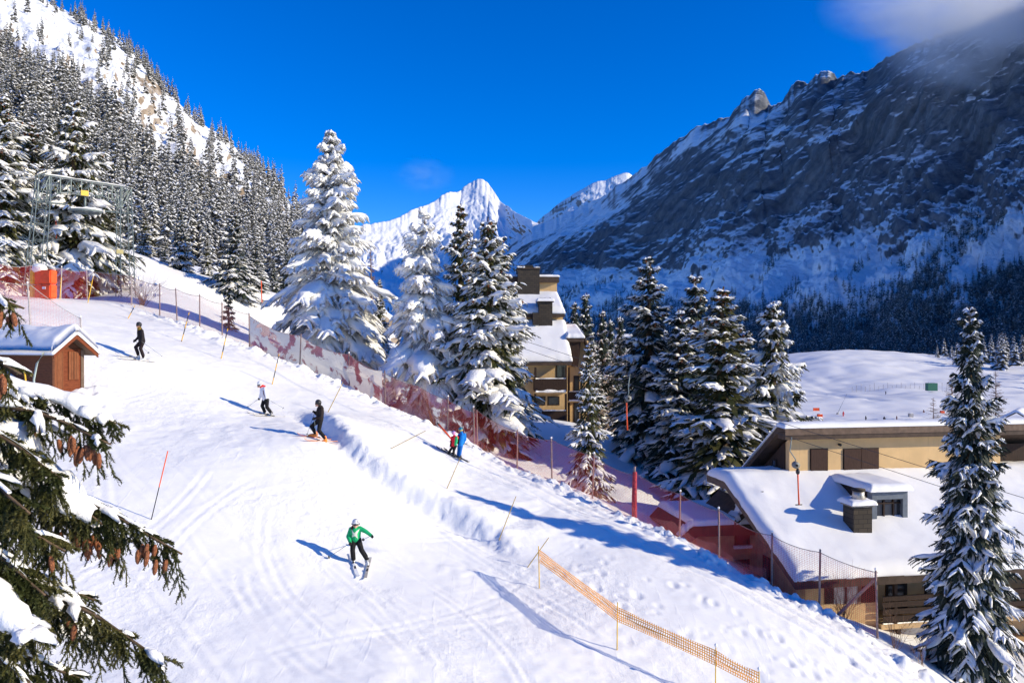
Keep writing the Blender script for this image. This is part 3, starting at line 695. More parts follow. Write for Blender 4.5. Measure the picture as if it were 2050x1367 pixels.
# five builds of crown, from plastered white to thinly dusted
tree_meshes('laden_wide', 'needle_frost', seed=3, H=16.5, R=4.0, whorls=34, nb=9, M=14, K=8, droop=.70, snow=1.4, psnow=.96, pexp=.86, tl=1.2, thick=1.3)
tree_meshes('laden_round', 'needle_frost', seed=8, H=13.5, R=3.1, whorls=21, nb=9, M=13, K=6, droop=.85, snow=1.7, psnow=1., pexp=.66, tl=1.0, thick=1.35)
tree_meshes('snowy_wide', 'needle', 130, seed=14, H=15, R=3.5, whorls=30, nb=8, M=13, K=8, droop=.50, snow=1.25, psnow=.70, pexp=.72, tl=1.15)
tree_meshes('snowy_slim', 'needle', 90, seed=21, H=15, R=2.6, whorls=26, nb=8, M=12, K=8, droop=.46, snow=1.1, psnow=.60, pexp=.78, tl=1.25, core=50)
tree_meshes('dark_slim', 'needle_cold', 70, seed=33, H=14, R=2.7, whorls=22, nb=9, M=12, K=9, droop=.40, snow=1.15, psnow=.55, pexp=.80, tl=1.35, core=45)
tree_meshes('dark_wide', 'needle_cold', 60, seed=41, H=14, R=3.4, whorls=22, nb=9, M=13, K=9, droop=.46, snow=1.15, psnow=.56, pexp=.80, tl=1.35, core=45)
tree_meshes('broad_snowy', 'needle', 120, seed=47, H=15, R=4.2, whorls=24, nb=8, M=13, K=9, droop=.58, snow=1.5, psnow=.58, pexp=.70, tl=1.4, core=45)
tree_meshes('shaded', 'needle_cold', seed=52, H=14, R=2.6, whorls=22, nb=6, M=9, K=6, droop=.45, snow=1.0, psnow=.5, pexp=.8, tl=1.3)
tree_meshes('foreground_tall', 'needle_cold', seed=61, H=12, R=2.15, whorls=36, nb=9, M=18, K=15, droop=.38, snow=.80, psnow=.46, pexp=.74, tl=.72, pb=.9, core=150)
tree_meshes('small', 'needle', seed=66, H=2, R=.55, whorls=7, nb=6, M=6, K=6, droop=.1, snow=.6, psnow=.0, pb=.15, tl=.75, core=6)

G1 = 'tall snowy spruces behind the net fence'
put_tree('laden_wide', 662, 264, 57.5, 'tallest snow-plastered white spruce with pointed top against the blue sky', G1, 1.0, wide=1.4)
put_tree('laden_round', 848, 428, 53, 'rounded drooping spruce wholly buried in white snow, right of the tallest white spruce', G1, 2.2, wide=1.3)
put_tree('snowy_slim', 922, 412, 62, 'dark cone-topped spruce standing behind the drooping white spruce', G1, .4, wide=1.25)
put_tree('snowy_wide', 978, 440, 52, 'broad snowy spruce with brown cones in front of the apartment block', G1, 2.9, wide=1.4)
put_tree('snowy_slim', 1030, 575, 57, 'shorter spruce top with cones beside the apartment roof', G1, 4.4, wide=.9)
put_tree('snowy_slim', 1178, 688, 44, 'small thin snowy spruce rising through the net below the apartment block', G1, 1.7, wide=1.15)
G2 = 'dark snow-capped spruces left of the house'
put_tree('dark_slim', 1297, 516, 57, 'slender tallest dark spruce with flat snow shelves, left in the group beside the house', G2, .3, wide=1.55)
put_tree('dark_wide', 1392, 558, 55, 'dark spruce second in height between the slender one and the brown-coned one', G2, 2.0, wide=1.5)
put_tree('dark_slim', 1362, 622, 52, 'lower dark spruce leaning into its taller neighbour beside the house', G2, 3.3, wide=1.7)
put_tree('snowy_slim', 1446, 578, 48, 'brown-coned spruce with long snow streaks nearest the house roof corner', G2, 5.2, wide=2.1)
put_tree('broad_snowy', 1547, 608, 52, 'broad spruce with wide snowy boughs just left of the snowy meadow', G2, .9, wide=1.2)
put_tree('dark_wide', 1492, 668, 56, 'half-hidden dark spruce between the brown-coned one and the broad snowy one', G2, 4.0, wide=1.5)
put_tree('foreground_tall', 1942, 622, 29.6, 'tall narrow dark spruce in front of the snow-roofed house', None, 1.2, wide=.9)
put_tree('small', 458, 588, 60.5, 'tiny bare green spruce sapling on the snow slope behind the net', None, .5, sink=0)
G3 = 'spruces around the steel lift gantry'
put_tree('broad_snowy', 150, 208, 67, 'big snow-hung spruce framed by the steel lift gantry', G3, .6, wide=1.25)
put_tree('snowy_wide', 4, 195, 63, 'tall snowy spruce at the left edge of the photo', G3, 2.4, wide=1.4)
put_tree('snowy_slim', 62, 245, 70, 'slim spruce between the edge tree and the gantry', G3, 3.6, wide=1.9)
put_tree('snowy_slim', 225, 420, 70, 'low spruce behind the right leg of the gantry', G3, 5.0, wide=1.9)
G4 = 'spruces on the crest of the snow slope behind the net'
for px, py, Y, k, wd, r, lab in [
  (290, 412, 86, 'snowy_slim', 1., .2, 'sunlit snowy spruce left on the crest, next to the gantry'),
  (330, 470, 92, 'dark_slim', 1., 1.2, 'half-hidden darker spruce between two crest trees near the gantry'),
  (362, 418, 84, 'dark_wide', .95, 2.2, 'wide dark spruce second from the gantry on the crest'),
  (414, 468, 90, 'snowy_slim', .9, 3.1, 'small pale spruce in the gap of the crest row'),
  (468, 424, 82, 'dark_wide', 1.1, 4.4, 'darkest and broadest spruce of the crest row'),
  (512, 478, 86, 'dark_slim', 1.1, 5.5, 'dark spruce right of the broadest crest tree, by the red hanger bar'),
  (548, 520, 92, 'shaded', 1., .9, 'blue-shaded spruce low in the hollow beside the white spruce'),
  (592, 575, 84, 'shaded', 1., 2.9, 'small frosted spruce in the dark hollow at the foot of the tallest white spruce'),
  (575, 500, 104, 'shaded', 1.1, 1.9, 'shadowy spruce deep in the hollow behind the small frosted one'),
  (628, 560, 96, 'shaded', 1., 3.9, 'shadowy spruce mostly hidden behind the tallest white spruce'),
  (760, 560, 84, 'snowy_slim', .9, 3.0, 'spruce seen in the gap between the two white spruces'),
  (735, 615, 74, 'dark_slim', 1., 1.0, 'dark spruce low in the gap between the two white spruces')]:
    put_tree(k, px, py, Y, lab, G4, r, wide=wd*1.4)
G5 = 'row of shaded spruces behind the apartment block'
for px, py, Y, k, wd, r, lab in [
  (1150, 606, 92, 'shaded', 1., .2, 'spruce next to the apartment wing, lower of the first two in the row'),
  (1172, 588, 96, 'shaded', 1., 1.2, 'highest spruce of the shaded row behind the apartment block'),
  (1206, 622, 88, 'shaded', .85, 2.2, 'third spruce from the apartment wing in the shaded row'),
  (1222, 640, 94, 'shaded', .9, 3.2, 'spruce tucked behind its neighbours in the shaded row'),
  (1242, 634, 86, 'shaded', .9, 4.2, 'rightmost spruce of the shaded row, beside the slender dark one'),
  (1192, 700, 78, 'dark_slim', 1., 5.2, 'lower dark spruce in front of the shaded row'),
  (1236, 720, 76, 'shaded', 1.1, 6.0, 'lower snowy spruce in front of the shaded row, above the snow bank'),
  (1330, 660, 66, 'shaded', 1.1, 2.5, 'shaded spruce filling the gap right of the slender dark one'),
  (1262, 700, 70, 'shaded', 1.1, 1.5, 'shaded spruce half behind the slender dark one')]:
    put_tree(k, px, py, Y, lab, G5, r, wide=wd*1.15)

# ------------------------------------------------------------------ forests on the mountains
def far_spruce(seed, tiers, nbr, R=.20, droop=.35, psnow=.8, sk=1.):
    """unit-height spruce of drooping boughs; returns foliage tris and snow quads"""
    rng = np.random.default_rng(seed)
    t = np.repeat(np.linspace(.03, .96, tiers), nbr)+rng.normal(0, .3/tiers, tiers*nbr); t = t.clip(.01, .97); n = len(t)
    az = rng.uniform(0, 6.283, n); L = R*((1-t)**.85+.05)*rng.uniform(.7, 1.2, n)
    d = np.stack([np.cos(az), np.sin(az), 0*az], -1); sd = np.stack([-d[:, 1], d[:, 0], 0*az], -1)
    p0 = np.c_[0*t, 0*t, t+.01]; p2 = p0+d*L[:, None]; p2[:, 2] -= L*rng.uniform(.3, .9, n)*droop*2
    pm = p0*.4+p2*.6; pm[:, 2] += L*.06; w = (L*rng.uniform(.30, .5, n))[:, None]
    e1 = pm-sd*w; e2 = pm+sd*w; e1[:, 2] -= L*.25; e2[:, 2] -= L*.25; dn = pm-np.array([0, 0, 1])*(L*.5)[:, None]
    fV = np.concatenate([np.stack([p0, e1, p2], 1), np.stack([p0, p2, e2], 1), np.stack([p0, dn, p2], 1)]).reshape(-1, 3)
    tt = np.array([0, 2.1, 4.2]); tb = np.stack([.016*np.cos(tt), .016*np.sin(tt), 0*tt-.03], -1); ap = np.array([0, 0, .97])
    fV = np.concatenate([fV]+[np.stack([tb[k], tb[(k+1) % 3], ap]) for k in range(3)])
    m = rng.random(n) < psnow
    q = np.stack([p0*.55+pm*.45, pm, p2*.85+pm*.15], 1)[m]; q[..., 2] += .004
    V, Q = pads(q, sd[m], sk*L[m][:, None]*np.array([.14, .27, .12])*rng.uniform(.7, 1.3, (m.sum(), 3)), sk*L[m][:, None]*np.array([.12, .17, .08]), 4, .2)
    return fV, V, Q
def far_mesh(name, fV, sV, sQ, needle):
    V = np.concatenate([fV, sV]); return mesh_np(name, V, sQ+len(fV), np.arange(len(fV)).reshape(-1, 3), mats=[M[needle], M['snow_tree']], qm=1, tm=0)
def sample_surface(G, n, rng, u0=.02, u1=.98, v0=0., v1=1.):
    nu, nv = G.shape[:2]; u = rng.uniform(u0, u1, n)*(nu-1); v = rng.uniform(v0, v1, n)*(nv-1)
    i = u.astype(int).clip(0, nu-2); j = v.astype(int).clip(0, nv-2); a = (u-i)[:, None]; b = (v-j)[:, None]
    return (G[i, j]*(1-a)+G[i+1, j]*a)*(1-b)+(G[i, j+1]*(1-a)+G[i+1, j+1]*a)*b
def project(p): return CX+F*p[:, 0]/p[:, 1], CY-F*p[:, 2]/p[:, 1]
def merged_forest(name, label, pts, hs, protos, mats, seed, widths=None):
    rng = np.random.default_rng(seed); Vf, Vs, Qs = [], [], []; ns = 0
    pick = rng.integers(0, len(protos), len(pts))
    for k, (fV, sV, sQ) in enumerate(protos):
        idx = np.where(pick == k)[0]
        a = rng.uniform(0, 6.283, len(idx)); c, s = np.cos(a)[:, None], np.sin(a)[:, None]; h = hs[idx][:, None]
        def tr(v):
            o = np.empty((len(idx), len(v), 3)); w = h*(1 if widths is None else widths)
            o[..., 0] = (v[:, 0]*c-v[:, 1]*s)*w; o[..., 1] = (v[:, 0]*s+v[:, 1]*c)*w; o[..., 2] = v[:, 2]*h
            return o+pts[idx][:, None]
        Vf.append(tr(fV).reshape(-1, 3)); S = tr(sV); Vs.append(S.reshape(-1, 3))
        Qs.append((sQ[None]+(np.arange(len(idx))*len(sV))[:, None, None]).reshape(-1, 4)+ns); ns += S.shape[0]*S.shape[1]
    Vf = np.concatenate(Vf); Vs = np.concatenate(Vs); Qs = np.concatenate(Qs)
    me = mesh_np(name, np.concatenate([Vf, Vs]), Qs+len(Vf), np.arange(len(Vf)).reshape(-1, 3), mats=mats, qm=1, tm=0)
    return tag(link(name, me), label, 'forest', kind='stuff')
rng = np.random.default_rng(99)
pts = sample_surface(GL, 9000, rng, .12, .995, .0, .995); px, py = project(pts)
# dense on the lower left, thinning to single trees on the snowfield and crags under the ridge
line = np.interp(px, [-200, 0, 130, 210, 330, 480, 560, 620], [40, 60, 150, 215, 310, 400, 440, 430])
below = py-line
dens = np.where(below > 0, sstep(0, 60, below)*.75+.15, .06+.10*(fbm(px/45, py/30, 3, 7) > .1))
ridge_py = np.interp(px, [p[0] for p in [(-150,-140),(0,-55),(130,20),(240,80),(330,182),(390,235),(450,276),(500,328),(555,374),(600,432),(700,570)]], [-140,-55,20,80,182,235,276,328,374,432,570])
nearr = np.exp(-((py-ridge_py)/16)**2)
dens = np.maximum(dens, nearr*(.30+.6*(fbm(px/30, px*0, 3, 17) > -.05)))
dens = np.maximum(dens, .8*sstep(470, 540, px)*sstep(20, 50, py-ridge_py))
keep = (rng.random(len(pts)) < dens*.62) & (px > -60) & (px < 720) & (py < 640) & (py > -40)
pts = pts[keep]; pts = pts[np.argsort(pts[:, 1])]
hs = (6+9.5*rng.random(len(pts))**.7)*np.where(project(pts)[1]-np.interp(project(pts)[0], [-200, 600], [40, 430]) < -40, .72, 1)
pts[:, 2] -= .6
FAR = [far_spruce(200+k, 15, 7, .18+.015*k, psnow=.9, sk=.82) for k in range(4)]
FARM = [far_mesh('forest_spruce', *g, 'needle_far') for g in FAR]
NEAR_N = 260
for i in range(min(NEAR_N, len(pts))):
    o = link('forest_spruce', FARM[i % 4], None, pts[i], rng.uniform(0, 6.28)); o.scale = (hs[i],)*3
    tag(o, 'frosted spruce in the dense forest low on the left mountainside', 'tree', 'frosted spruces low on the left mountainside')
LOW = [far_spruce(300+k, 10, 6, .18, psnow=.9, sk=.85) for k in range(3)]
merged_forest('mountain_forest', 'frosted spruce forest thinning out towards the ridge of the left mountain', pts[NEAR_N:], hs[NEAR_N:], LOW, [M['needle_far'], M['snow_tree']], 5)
print('left forest', len(pts))
# dark shaded forest under the right cliff
pts = sample_surface(GR, 60000, rng, .03, .80, .0, .50); px, py = project(pts)
edge = np.interp(px, [1050, 1200, 1300, 1400, 1500, 1600, 1750, 1900, 2050, 2200], [605, 590, 592, 588, 585, 575, 570, 545, 500, 460])
cl = fbm(px/60, py/40, 4, 23)
dens = sstep(-10, 70, py-edge+70*cl)*.9+.30*sstep(.08, .35, fbm(px/45+py/60, py/130, 4, 29))*sstep(-130, -20, py-edge)
keep = (rng.random(len(pts)) < dens) & (px > 1040) & (px < 2150)
pts = pts[keep]; pts[:, 2] -= .5
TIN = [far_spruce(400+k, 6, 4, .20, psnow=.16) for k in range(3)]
merged_forest('shaded_forest', 'dark spruce forest in the shade at the foot of the right mountain', pts, rng.uniform(9, 17, len(pts)), TIN, [M['needle_haze'], M['snow_tree']], 6)
print('right forest', len(pts))
# sunlit spruces at the edge of the meadow
G6 = 'spruces along the far edge of the meadow'
n = 0
for px, top in [(1876, 690), (1890, 676), (1905, 690), (1968, 676), (1984, 668), (1998, 676), (2012, 666), (2030, 672), (2046, 668), (2062, 670), (2085, 672), (2120, 676), (2160, 672), (2210, 676), (2260, 672), (2300, 678)]:  #
    Y = rng.uniform(455, 500); x = (px-CX)/F*Y; g = gz(x, Y)-1.5; h = (CY-top)/F*Y-g
    o = link('meadow_spruce', FARM[n % 4], None, (x, Y, g), rng.uniform(0, 6)); o.scale = (h*1.15, h*1.15, h); n += 1
    tag(o, 'spruce in the wood at the far right edge of the snowy meadow', 'tree', G6)

for i in range(20):
    px = rng.uniform(2010, 2420); Y = rng.uniform(345, 440); x = (px-CX)/F*Y; g = gz(x, Y)-.5; h = rng.uniform(13, 22)
    if px < 2070: Y = rng.uniform(425, 450)
    o = link('meadow_spruce', FARM[i % 4], None, (x, Y, g), rng.uniform(0, 6)); o.scale = (h*1.15, h*1.15, h)
    tag(o, 'spruce in the wood at the far right edge of the snowy meadow', 'tree', G6)
# ------------------------------------------------------------------ nets and posts
def ground_pts(xy): return np.array([[x, y, gz(x, y)] for x, y in xy])
def net_fence(name, label, pts, mat, height, posts, post_mat, group, cat='net fence', sag=.12, hv=None, snowcap=False, rope=True, lean=0., seed=0, postr=.04, postname='post', drop=.12):
    """pts: ground points along the run; posts: indices that carry a post"""
    rng = np.random.default_rng(seed); root = thing(name, label, cat, pts[0], 0, group)
    o = np.array(pts[0]); Q = []; top = []; s_ = 0; us = []
    hv = [height]*len(pts) if hv is None else hv
    for i in range(len(pts)-1):
        a, b = np.array(pts[i]), np.array(pts[i+1]); n = max(3, int(np.linalg.norm(b-a)/.35))
        for k in range(n+(i == len(pts)-2)):
            f = k/n; p = a*(1-f)+b*f; p[2] = gz(p[0], p[1])*.999+0; l = np.linalg.norm(b-a)
            h = (hv[i]*(1-f)+hv[i+1]*f)-sag*4*f*(1-f)
            Q.append(p); us.append(s_+l*f); top.append(h)
        s_ += np.linalg.norm(b-a)
    Q = np.array(Q); top = np.array(top); us = np.array(us); R = 6; rows = []; uv = []
    d = np.gradient(Q[:, :2], axis=0); d /= np.linalg.norm(d, axis=1, keepdims=True)+1e-9; nrm = np.stack([-d[:, 1], d[:, 0], 0*d[:, 0]], -1)
    for j in range(R+1):
        f = j/R; zz = -drop+f*(top+drop); bel = (fbm(us*.9, us*0+j*.7, 3, seed)*.16*math.sin(math.pi*min(1, f*1.0)))
        rows.append(Q+np.stack([0*zz, 0*zz, zz], -1)+nrm*bel[:, None]); uv.append(np.stack([us, zz], -1))
    V = np.stack(rows, 1)-o; uv = np.stack(uv, 1)
    link('net', mesh_np('net', V.reshape(-1, 3), grid_faces(len(Q), R+1), mats=[M[mat]], uv=uv.reshape(-1, 2), smooth=True), root)
    if rope: MB().tube(rows[-1]-o, .014, 4).build('top_rope', M[post_mat], root)
    pm = None
    for i in posts:
        p = np.array(pts[i])-o; h = hv[i]+.12; dx, dy = rng.normal(0, .03, 2)+[lean, 0]
        m = MB().tube([p-[0, 0, .4], p+[dx*h*.5, dy*h*.5, h*.5], p+[dx*h, dy*h, h]], [postr*1.05, postr, postr*.9], 7)
        c = m.build(postname, M[post_mat], root, True)
        if rng.random() < .6: MB().ball(p+[dx*h, dy*h, h+.01], (.05, .05, .06), 7, 5).build('snow_cap', M['snow'], c, True)
    return root
FG = [np.array([x, y, gz(x, y)]) for x, y in FENCE]
NG = 'red safety nets along the edge of the piste'
bg0 = [gp(*p) for p in [(-60,606),(0,603),(60,600),(122,598),(175,600),(264,612)]]
net_fence('safety_net', 'dark red net with pale posts behind the piste crest, under the steel gantry', bg0, 'net', 2.15, [3,4,5], 'post_grey', NG, seed=1)
net_fence('safety_net', 'see-through pale pink net along the sunlit snow slope, right of the gantry', FG[1:7], 'net_pale', 2.1, [1,2,3,4,5], 'post', NG, seed=2)
net_fence('safety_net', 'net almost wholly plastered with white snow, in front of the tallest white spruce', FG[6:10], 'net_snow', 2.0, [1,2], 'post', NG, seed=3, sag=.25)
net_fence('safety_net', 'pink net with clinging snow at the foot of the drooping white spruce', [FG[8]+[.15,.25,0],FG[9]+[.15,.25,0],FG[10]+[.15,.25,0],FG[11]+[.15,.25,0],FG[12]+[.15,.25,0]], 'net_dense', 1.9, [1,3,4], 'post', NG, seed=4, sag=.1)
net_fence('safety_net', 'red net run between the towed couple and the tall bright red end post', FG[12:17], 'net', 2.1, [0,1,2,3], 'post', NG, seed=5)
net_fence('safety_net', 'dark red net dropping downhill past the house to the lowest post', [FG[16]+[.1,.12,0]]+FG[17:22], 'net', 2.15, [1,2,3,4,5], 'post', NG, seed=6, hv=[2.2,2.0,2.15,2.2,2.2,2.4])
# fallen lower net sagging along the same run, and the tall red corner post
sagp = [p+np.array([-.35, -.45, 0]) for p in FG[12:20]]
net_fence('safety_net', 'low sagging second net lying along the snow bank in front of the red nets', sagp, 'net_pale', .75, [], 'post', NG, seed=7, sag=.2, rope=False)
o = thing('net_corner_post', 'thick bright red padded post where two red nets meet', 'post', FG[16])
MB().tube([(0,0,-.4),(0,0,1.1),(.02,0,2.25)], [.12,.12,.10], 9).build('padding', plain('red_padding', (.42,.05,.06), .7, .2, 0, .45, 9, .6, 14), o, True)
MB().tube([(0,0,2.2),(.02,0,2.5)], .05, 7).build('post', M['post'], o, True)
p = FG[21]; q = gp(1672, 1236)
o = thing('timber_brace', 'slanting timber brace with snow on it behind the lowest net', 'brace', q)
MB().tube([(0,.3,-.2), tuple(p+[0,.1,2.2]-q)], .06, 6).build('beam', M['post'], o)
net_fence('safety_net', 'pale net with two thin posts beside the wooden hut', [gp(-30,640), gp(62,655), gp(163,672)], 'net_pale', 1.9, [1,2], 'post_grey', NG, seed=8, hv=[2.1,2.1,.85], sag=.1)
# orange barrier net lower right
ob = [gp(1080,1175), gp(1235,1300), gp(1432,1392), gp(1520,1440)]
ob = [p for p in ob if p is not None]
net_fence('barrier_net', 'narrow orange barrier net stretched across the foreground snow', ob, 'net_orange', 1.3, list(range(len(ob))), 'yellow', None, 'barrier', sag=.05, rope=False, postr=.018, drop=-.85, seed=9)

# ------------------------------------------------------------------ marker poles
def m_striped(name, a, b, period):
    t = NT(name); z = t.n('ShaderNodeSeparateXYZ', i_Vector=t.coord('Object')).outputs[2]
    k = t.math('LESS_THAN', t.math('FRACT', t.math('MULTIPLY', z, 1/period)), .5)
    return t.done(t.bsdf(t.mix(k, a, b), .5, None, .3))
M['stripe'] = m_striped('yellow_black_stripes', (.03,.03,.035), (.78,.42,.03), .8)
M['bamboo'] = plain('bamboo', (.50,.34,.08), .6, .3, 0, .3, 4)
def pole(base, tip_px, label, mat, r=.02, group=None, Lmax=2.4, fixed=None, name='marker_pole'):
    b = gp(*base); t = P(tip_px[0], tip_px[1], b[1]+(0 if fixed is None else fixed)); d = t-b
    o = thing(name, label, 'pole', b, 0, group)
    L = np.linalg.norm(d); u = Vector(d).normalized()
    m = MB().tube([(0,0,-.15),(0,0,L*.5),(0,0,L)], [r,r,r*.8], 6).build('shaft', M[mat], o)
    m.rotation_euler = u.to_track_quat('Z', 'Y').to_euler()
    return o
PG = 'piste marker poles along the lift track'
for base, tip, lab, mat, r in [
 ((257,637),(270,612),'short yellow and black pole uphill of the topmost skier in black','stripe',.028),
 ((364,682),(379,625),'striped yellow and black pole in the shade right of the topmost skier','stripe',.03),
 ((443,718),(456,658),'striped yellow and black pole next in line below the topmost skier','stripe',.03),
 ((545,770),(559,708),'yellow and black pole above the skier in the white jacket','stripe',.026),
 ((656,826),(687,765),'thin leaning pole with a pale collar uphill of the skier with orange boots','bamboo',.02),
 ((782,898),(852,862),'bamboo pole leaning almost flat over the snow bank','bamboo',.017),
 ((895,977),(921,917),'thin yellow pole below the towed pair','bamboo',.017),
 ((998,1083),(1033,993),'long thin bamboo pole at the lower end of the snow ledge','bamboo',.017),
 ((1056,1135),(1099,1075),'leaning bamboo pole at the start of the orange barrier net','bamboo',.017),
 ((120,600),(123,555),'short yellow pole before the dark red net, left of the other one','yellow',.03),
 ((176,607),(187,553),'short yellow pole before the dark red net, nearer the gantry leg','yellow',.03)]:
    pole(base, tip, lab, mat, r, PG)
o = pole((303,1040),(336,903),'tall thin pole, orange above and dark below, alone on the open piste','black',.016)
sh = o.children[0]; L = max(v.co.z for v in sh.data.vertices)
m = MB().tube([(0,0,L*.48),(0,0,L*1.005)], .019, 6).build('orange_sleeve', M['orange'], o); m.rotation_euler = sh.rotation_euler

# ------------------------------------------------------------------ lift gantry, cables, hangers
ga = P(88, 0, 60); gb = P(248, 0, 64)
ga[2] = gz(ga[0], ga[1]); gb[2] = gz(gb[0], gb[1])
za = (CY-352)/F*60; zb = (CY-377)/F*64
root = thing('lift_gantry', 'grey steel lattice gantry of the ski lift with two latticed legs', 'gantry', ga)
e = (gb-ga); e[2] = 0; e /= np.linalg.norm(e); nn = np.array([-e[1], e[0], 0])
def lattice(c0, c1, w0, w1, n, r):
    """square lattice mast between two centres; w: half widths along e and nn"""
    m = MB(); co = [(1,1),(1,-1),(-1,-1),(-1,1)]
    def cr(t, k): return c0*(1-t)+c1*t+(e*co[k][0]*(w0[0]*(1-t)+w1[0]*t)+nn*co[k][1]*(w0[1]*(1-t)+w1[1]*t))-ga
    for k in range(4): m.tube([cr(0,k), cr(1,k)], r, 5)
    for i in range(n):
        for k in range(4):
            a, b = (k, (k+1) % 4) if i % 2 else ((k+1) % 4, k)
            m.tube([cr(i/n,a), cr((i+1)/n,b)], r*.55, 4); m.tube([cr((i+1)/n,k), cr((i+1)/n,(k+1)%4)], r*.55, 4)
    return m
ta = ga.copy(); ta[2] = za; tb = gb.copy(); tb[2] = zb
la = ga-e*.75-[0,0,.5]; lb = gb+e*.15-[0,0,.5]
lattice(la, ta, (.55,.75), (.42,.42), 8, .038).build('leg', M['metal'], root)
lattice(lb, tb, (.55,.6), (.42,.42), 8, .038).build('leg', M['metal'], root)
# beam: top chord, arched lower chord
m = MB(); n = 9
for s in (-1, 1):
    off = nn*.42*s
    T = [ta-e*.45+(tb-ta+e*.9)*k/n+off-ga for k in range(n+1)]
    dep = [2.0, 1.75, 1.15, 1.0, 1.0, 1.0, 1.0, 1.15, 1.7, 2.0]
    B = [t-np.array([0,0,d]) for t, d in zip(T, dep)]
    m.tube(T, .045, 5); m.tube(B, .038, 5)
    for k in range(n+1): m.tube([T[k], B[k]], .035, 4)
    for k in range(n): m.tube([T[k], B[k+1]] if k % 2 else [B[k], T[k+1]], .03, 4)
m.build('beam', M['metal'], root)
m = MB(); m.tube([ta-e*1.0-[0,0,2.0]-ga, ta+e*1.5-[0,0,2.0]-ga], .07, 5).tube([tb-e*1.4-[0,0,2.0]-ga, tb+e*.9-[0,0,2.0]-ga], .07, 5).build('crossbar', M['metal'], root)
def snow_strip(a, b, w, t, name='snow_cap', parent=None):
    Q = np.linspace(a, b, 9)[None]; sd = np.cross((np.array(b)-a), [0,0,1.]); sd /= np.linalg.norm(sd)
    rr = np.random.default_rng(int(abs(a[0]*100))); hw = w*np.exp(rr.normal(0,.2,(1,9))); th = t*np.exp(rr.normal(0,.3,(1,9)))
    V, q = pads(Q, sd[None], hw, th); return link(name, mesh_np(name, V, q, mats=[M['snow']], smooth=True), parent)
snow_strip(ta-ga+[0,0,.08], tb-ga+[0,0,.08], .4, .14, parent=root)
c = ta*.55+tb*.45-ga-[0,0,1.9]; sp = tb*.5+ta*.5-ga-[0,0,2.0]
wheel = MB()
for f in np.linspace(0, 6.283, 13)[:-1]: pass
ring = [sp+e*1.1*math.cos(t)+nn*1.1*math.sin(t)-[0,0,.3] for t in np.linspace(0, 6.283, 22)]
wheel.tube(ring, .1, 6)
for t in np.linspace(0, math.pi, 4)[:-1]: wheel.tube([sp+(e*math.cos(t)+nn*math.sin(t))*1.05-[0,0,.3], sp-(e*math.cos(t)+nn*math.sin(t))*1.05-[0,0,.3]], .05, 4)
wheel.tube([sp-[0,0,.3], sp+[0,0,1.0]], .09, 6)
wo_ = wheel.build('sheave_wheel', M['metal'], root, True)
snow_strip(sp-e*1.1-[0,0,.2], sp+e*1.1-[0,0,.2], .8, .28, parent=wo_)
MB().box(-.27,.27,-.02,.02,-.2,.2).build('warning_plate', M['yellow'], root).location = (*(ta*.53+tb*.47-ga-nn*.5-[0,0,.95]),)
MB().box(-.26,.26,-.02,.02,-.17,.17).build('name_plate', plain('dull_plate', (.42,.36,.16), .6), root).location = (*(tb-ga-nn*.62-e*.5-[0,0,5.2]),)
for o in root.children:
    if o.name.startswith(('warning','name')): o.rotation_euler = (0,0,math.atan2(e[1], e[0]))
# cables
def ray_pt(px, py, Y): return P(px, py, Y)
def inv_depth(px): return 1/(.0164+.0000100*(px-205))
def cable(pts, label, r=.011):
    W = [ray_pt(x, y, inv_depth(x)) for x, y in pts]; o = W[0]
    a = np.array([p[0] for p in pts], float); xs = np.linspace(a[0], a[-1], 30)
    Z = np.polyfit(a, [p[1] for p in pts], 2); D = [ray_pt(x, np.polyval(Z, x), inv_depth(x))-o for x in xs]
    c = MB().tube(D, r, 5).build('lift_cable', M['rope']); c.location = o; tag(c, label, 'cable', 'cables of the ski lift'); return Z
ZA = cable([(200,398),(579,531),(743,592),(990,664),(1143,711),(1591,852),(1852,930),(2050,994),(2400,1108)], 'upper lift cable running downhill past the house windows')
ZB = cable([(200,408),(680,568),(1030,690),(1300,785),(1552,869),(1863,966),(2050,1026),(2400,1140)], 'lower lift cable that carries the red hanger in front of the house')
def hanger(px, Zc, reel, top, bot, label, bar=True, x2=None):
    Y = inv_depth(px); x2 = px if x2 is None else x2
    a = ray_pt(px, np.polyval(Zc, px), Y); o = thing('tow_hanger', label, 'lift hanger', a, 0, 'red tow hangers on the lift cables')
    k = Y/F
    if reel:
        z = -(reel-np.polyval(Zc, px))*k; dx = (x2-px)*k
        MB().tube([(-.05,0,.05),(-.12,0,z*.5),(dx*.5,0,z+.2),(dx*.6,0,z+.1)], .025, 5).build('arm', M['metal'], o, True)
        d = MB().tube([(dx*.6,-.10,z-.05),(dx*.6,.10,z-.05)], .145, 14).build('reel', plain('grey_reel', (.20,.20,.185), .5), o, True)
        MB().tube([(dx*.6,-.16,z-.05),(dx*.6,.16,z-.05)], .05, 8).build('hub', M['dark'], d)
        MB().ball((dx,0,-(top-np.polyval(Zc,px))*k+.05), (.09,.09,.13), 8, 6).build('clamp', M['black_gloss'], o, True)
    else: dx = (x2-px)*k; MB().tube([(0,0,.03),(dx*.5,0,-(top-np.polyval(Zc,px))*k)], .012, 4).build('rope', M['rope'], o)
    zt = -(top-np.polyval(Zc, px))*k; zb_ = -(bot-np.polyval(Zc, px))*k
    MB().tube([(dx,0,zt),(dx+.02,0,(zt+zb_)/2),(dx+.05,0,zb_)], [.035,.03,.035], 6).build('bar', M['orange'], o, True)
    MB().tube([(dx-.1,0,zb_),(dx+.18,0,zb_+.01)], .025, 5).build('crossbar', M['black_gloss'], o, True)
hanger(1587, ZB, 928, 946, 1010, 'red tow bar with a grey reel hanging in front of the beige house wall', x2=1597)
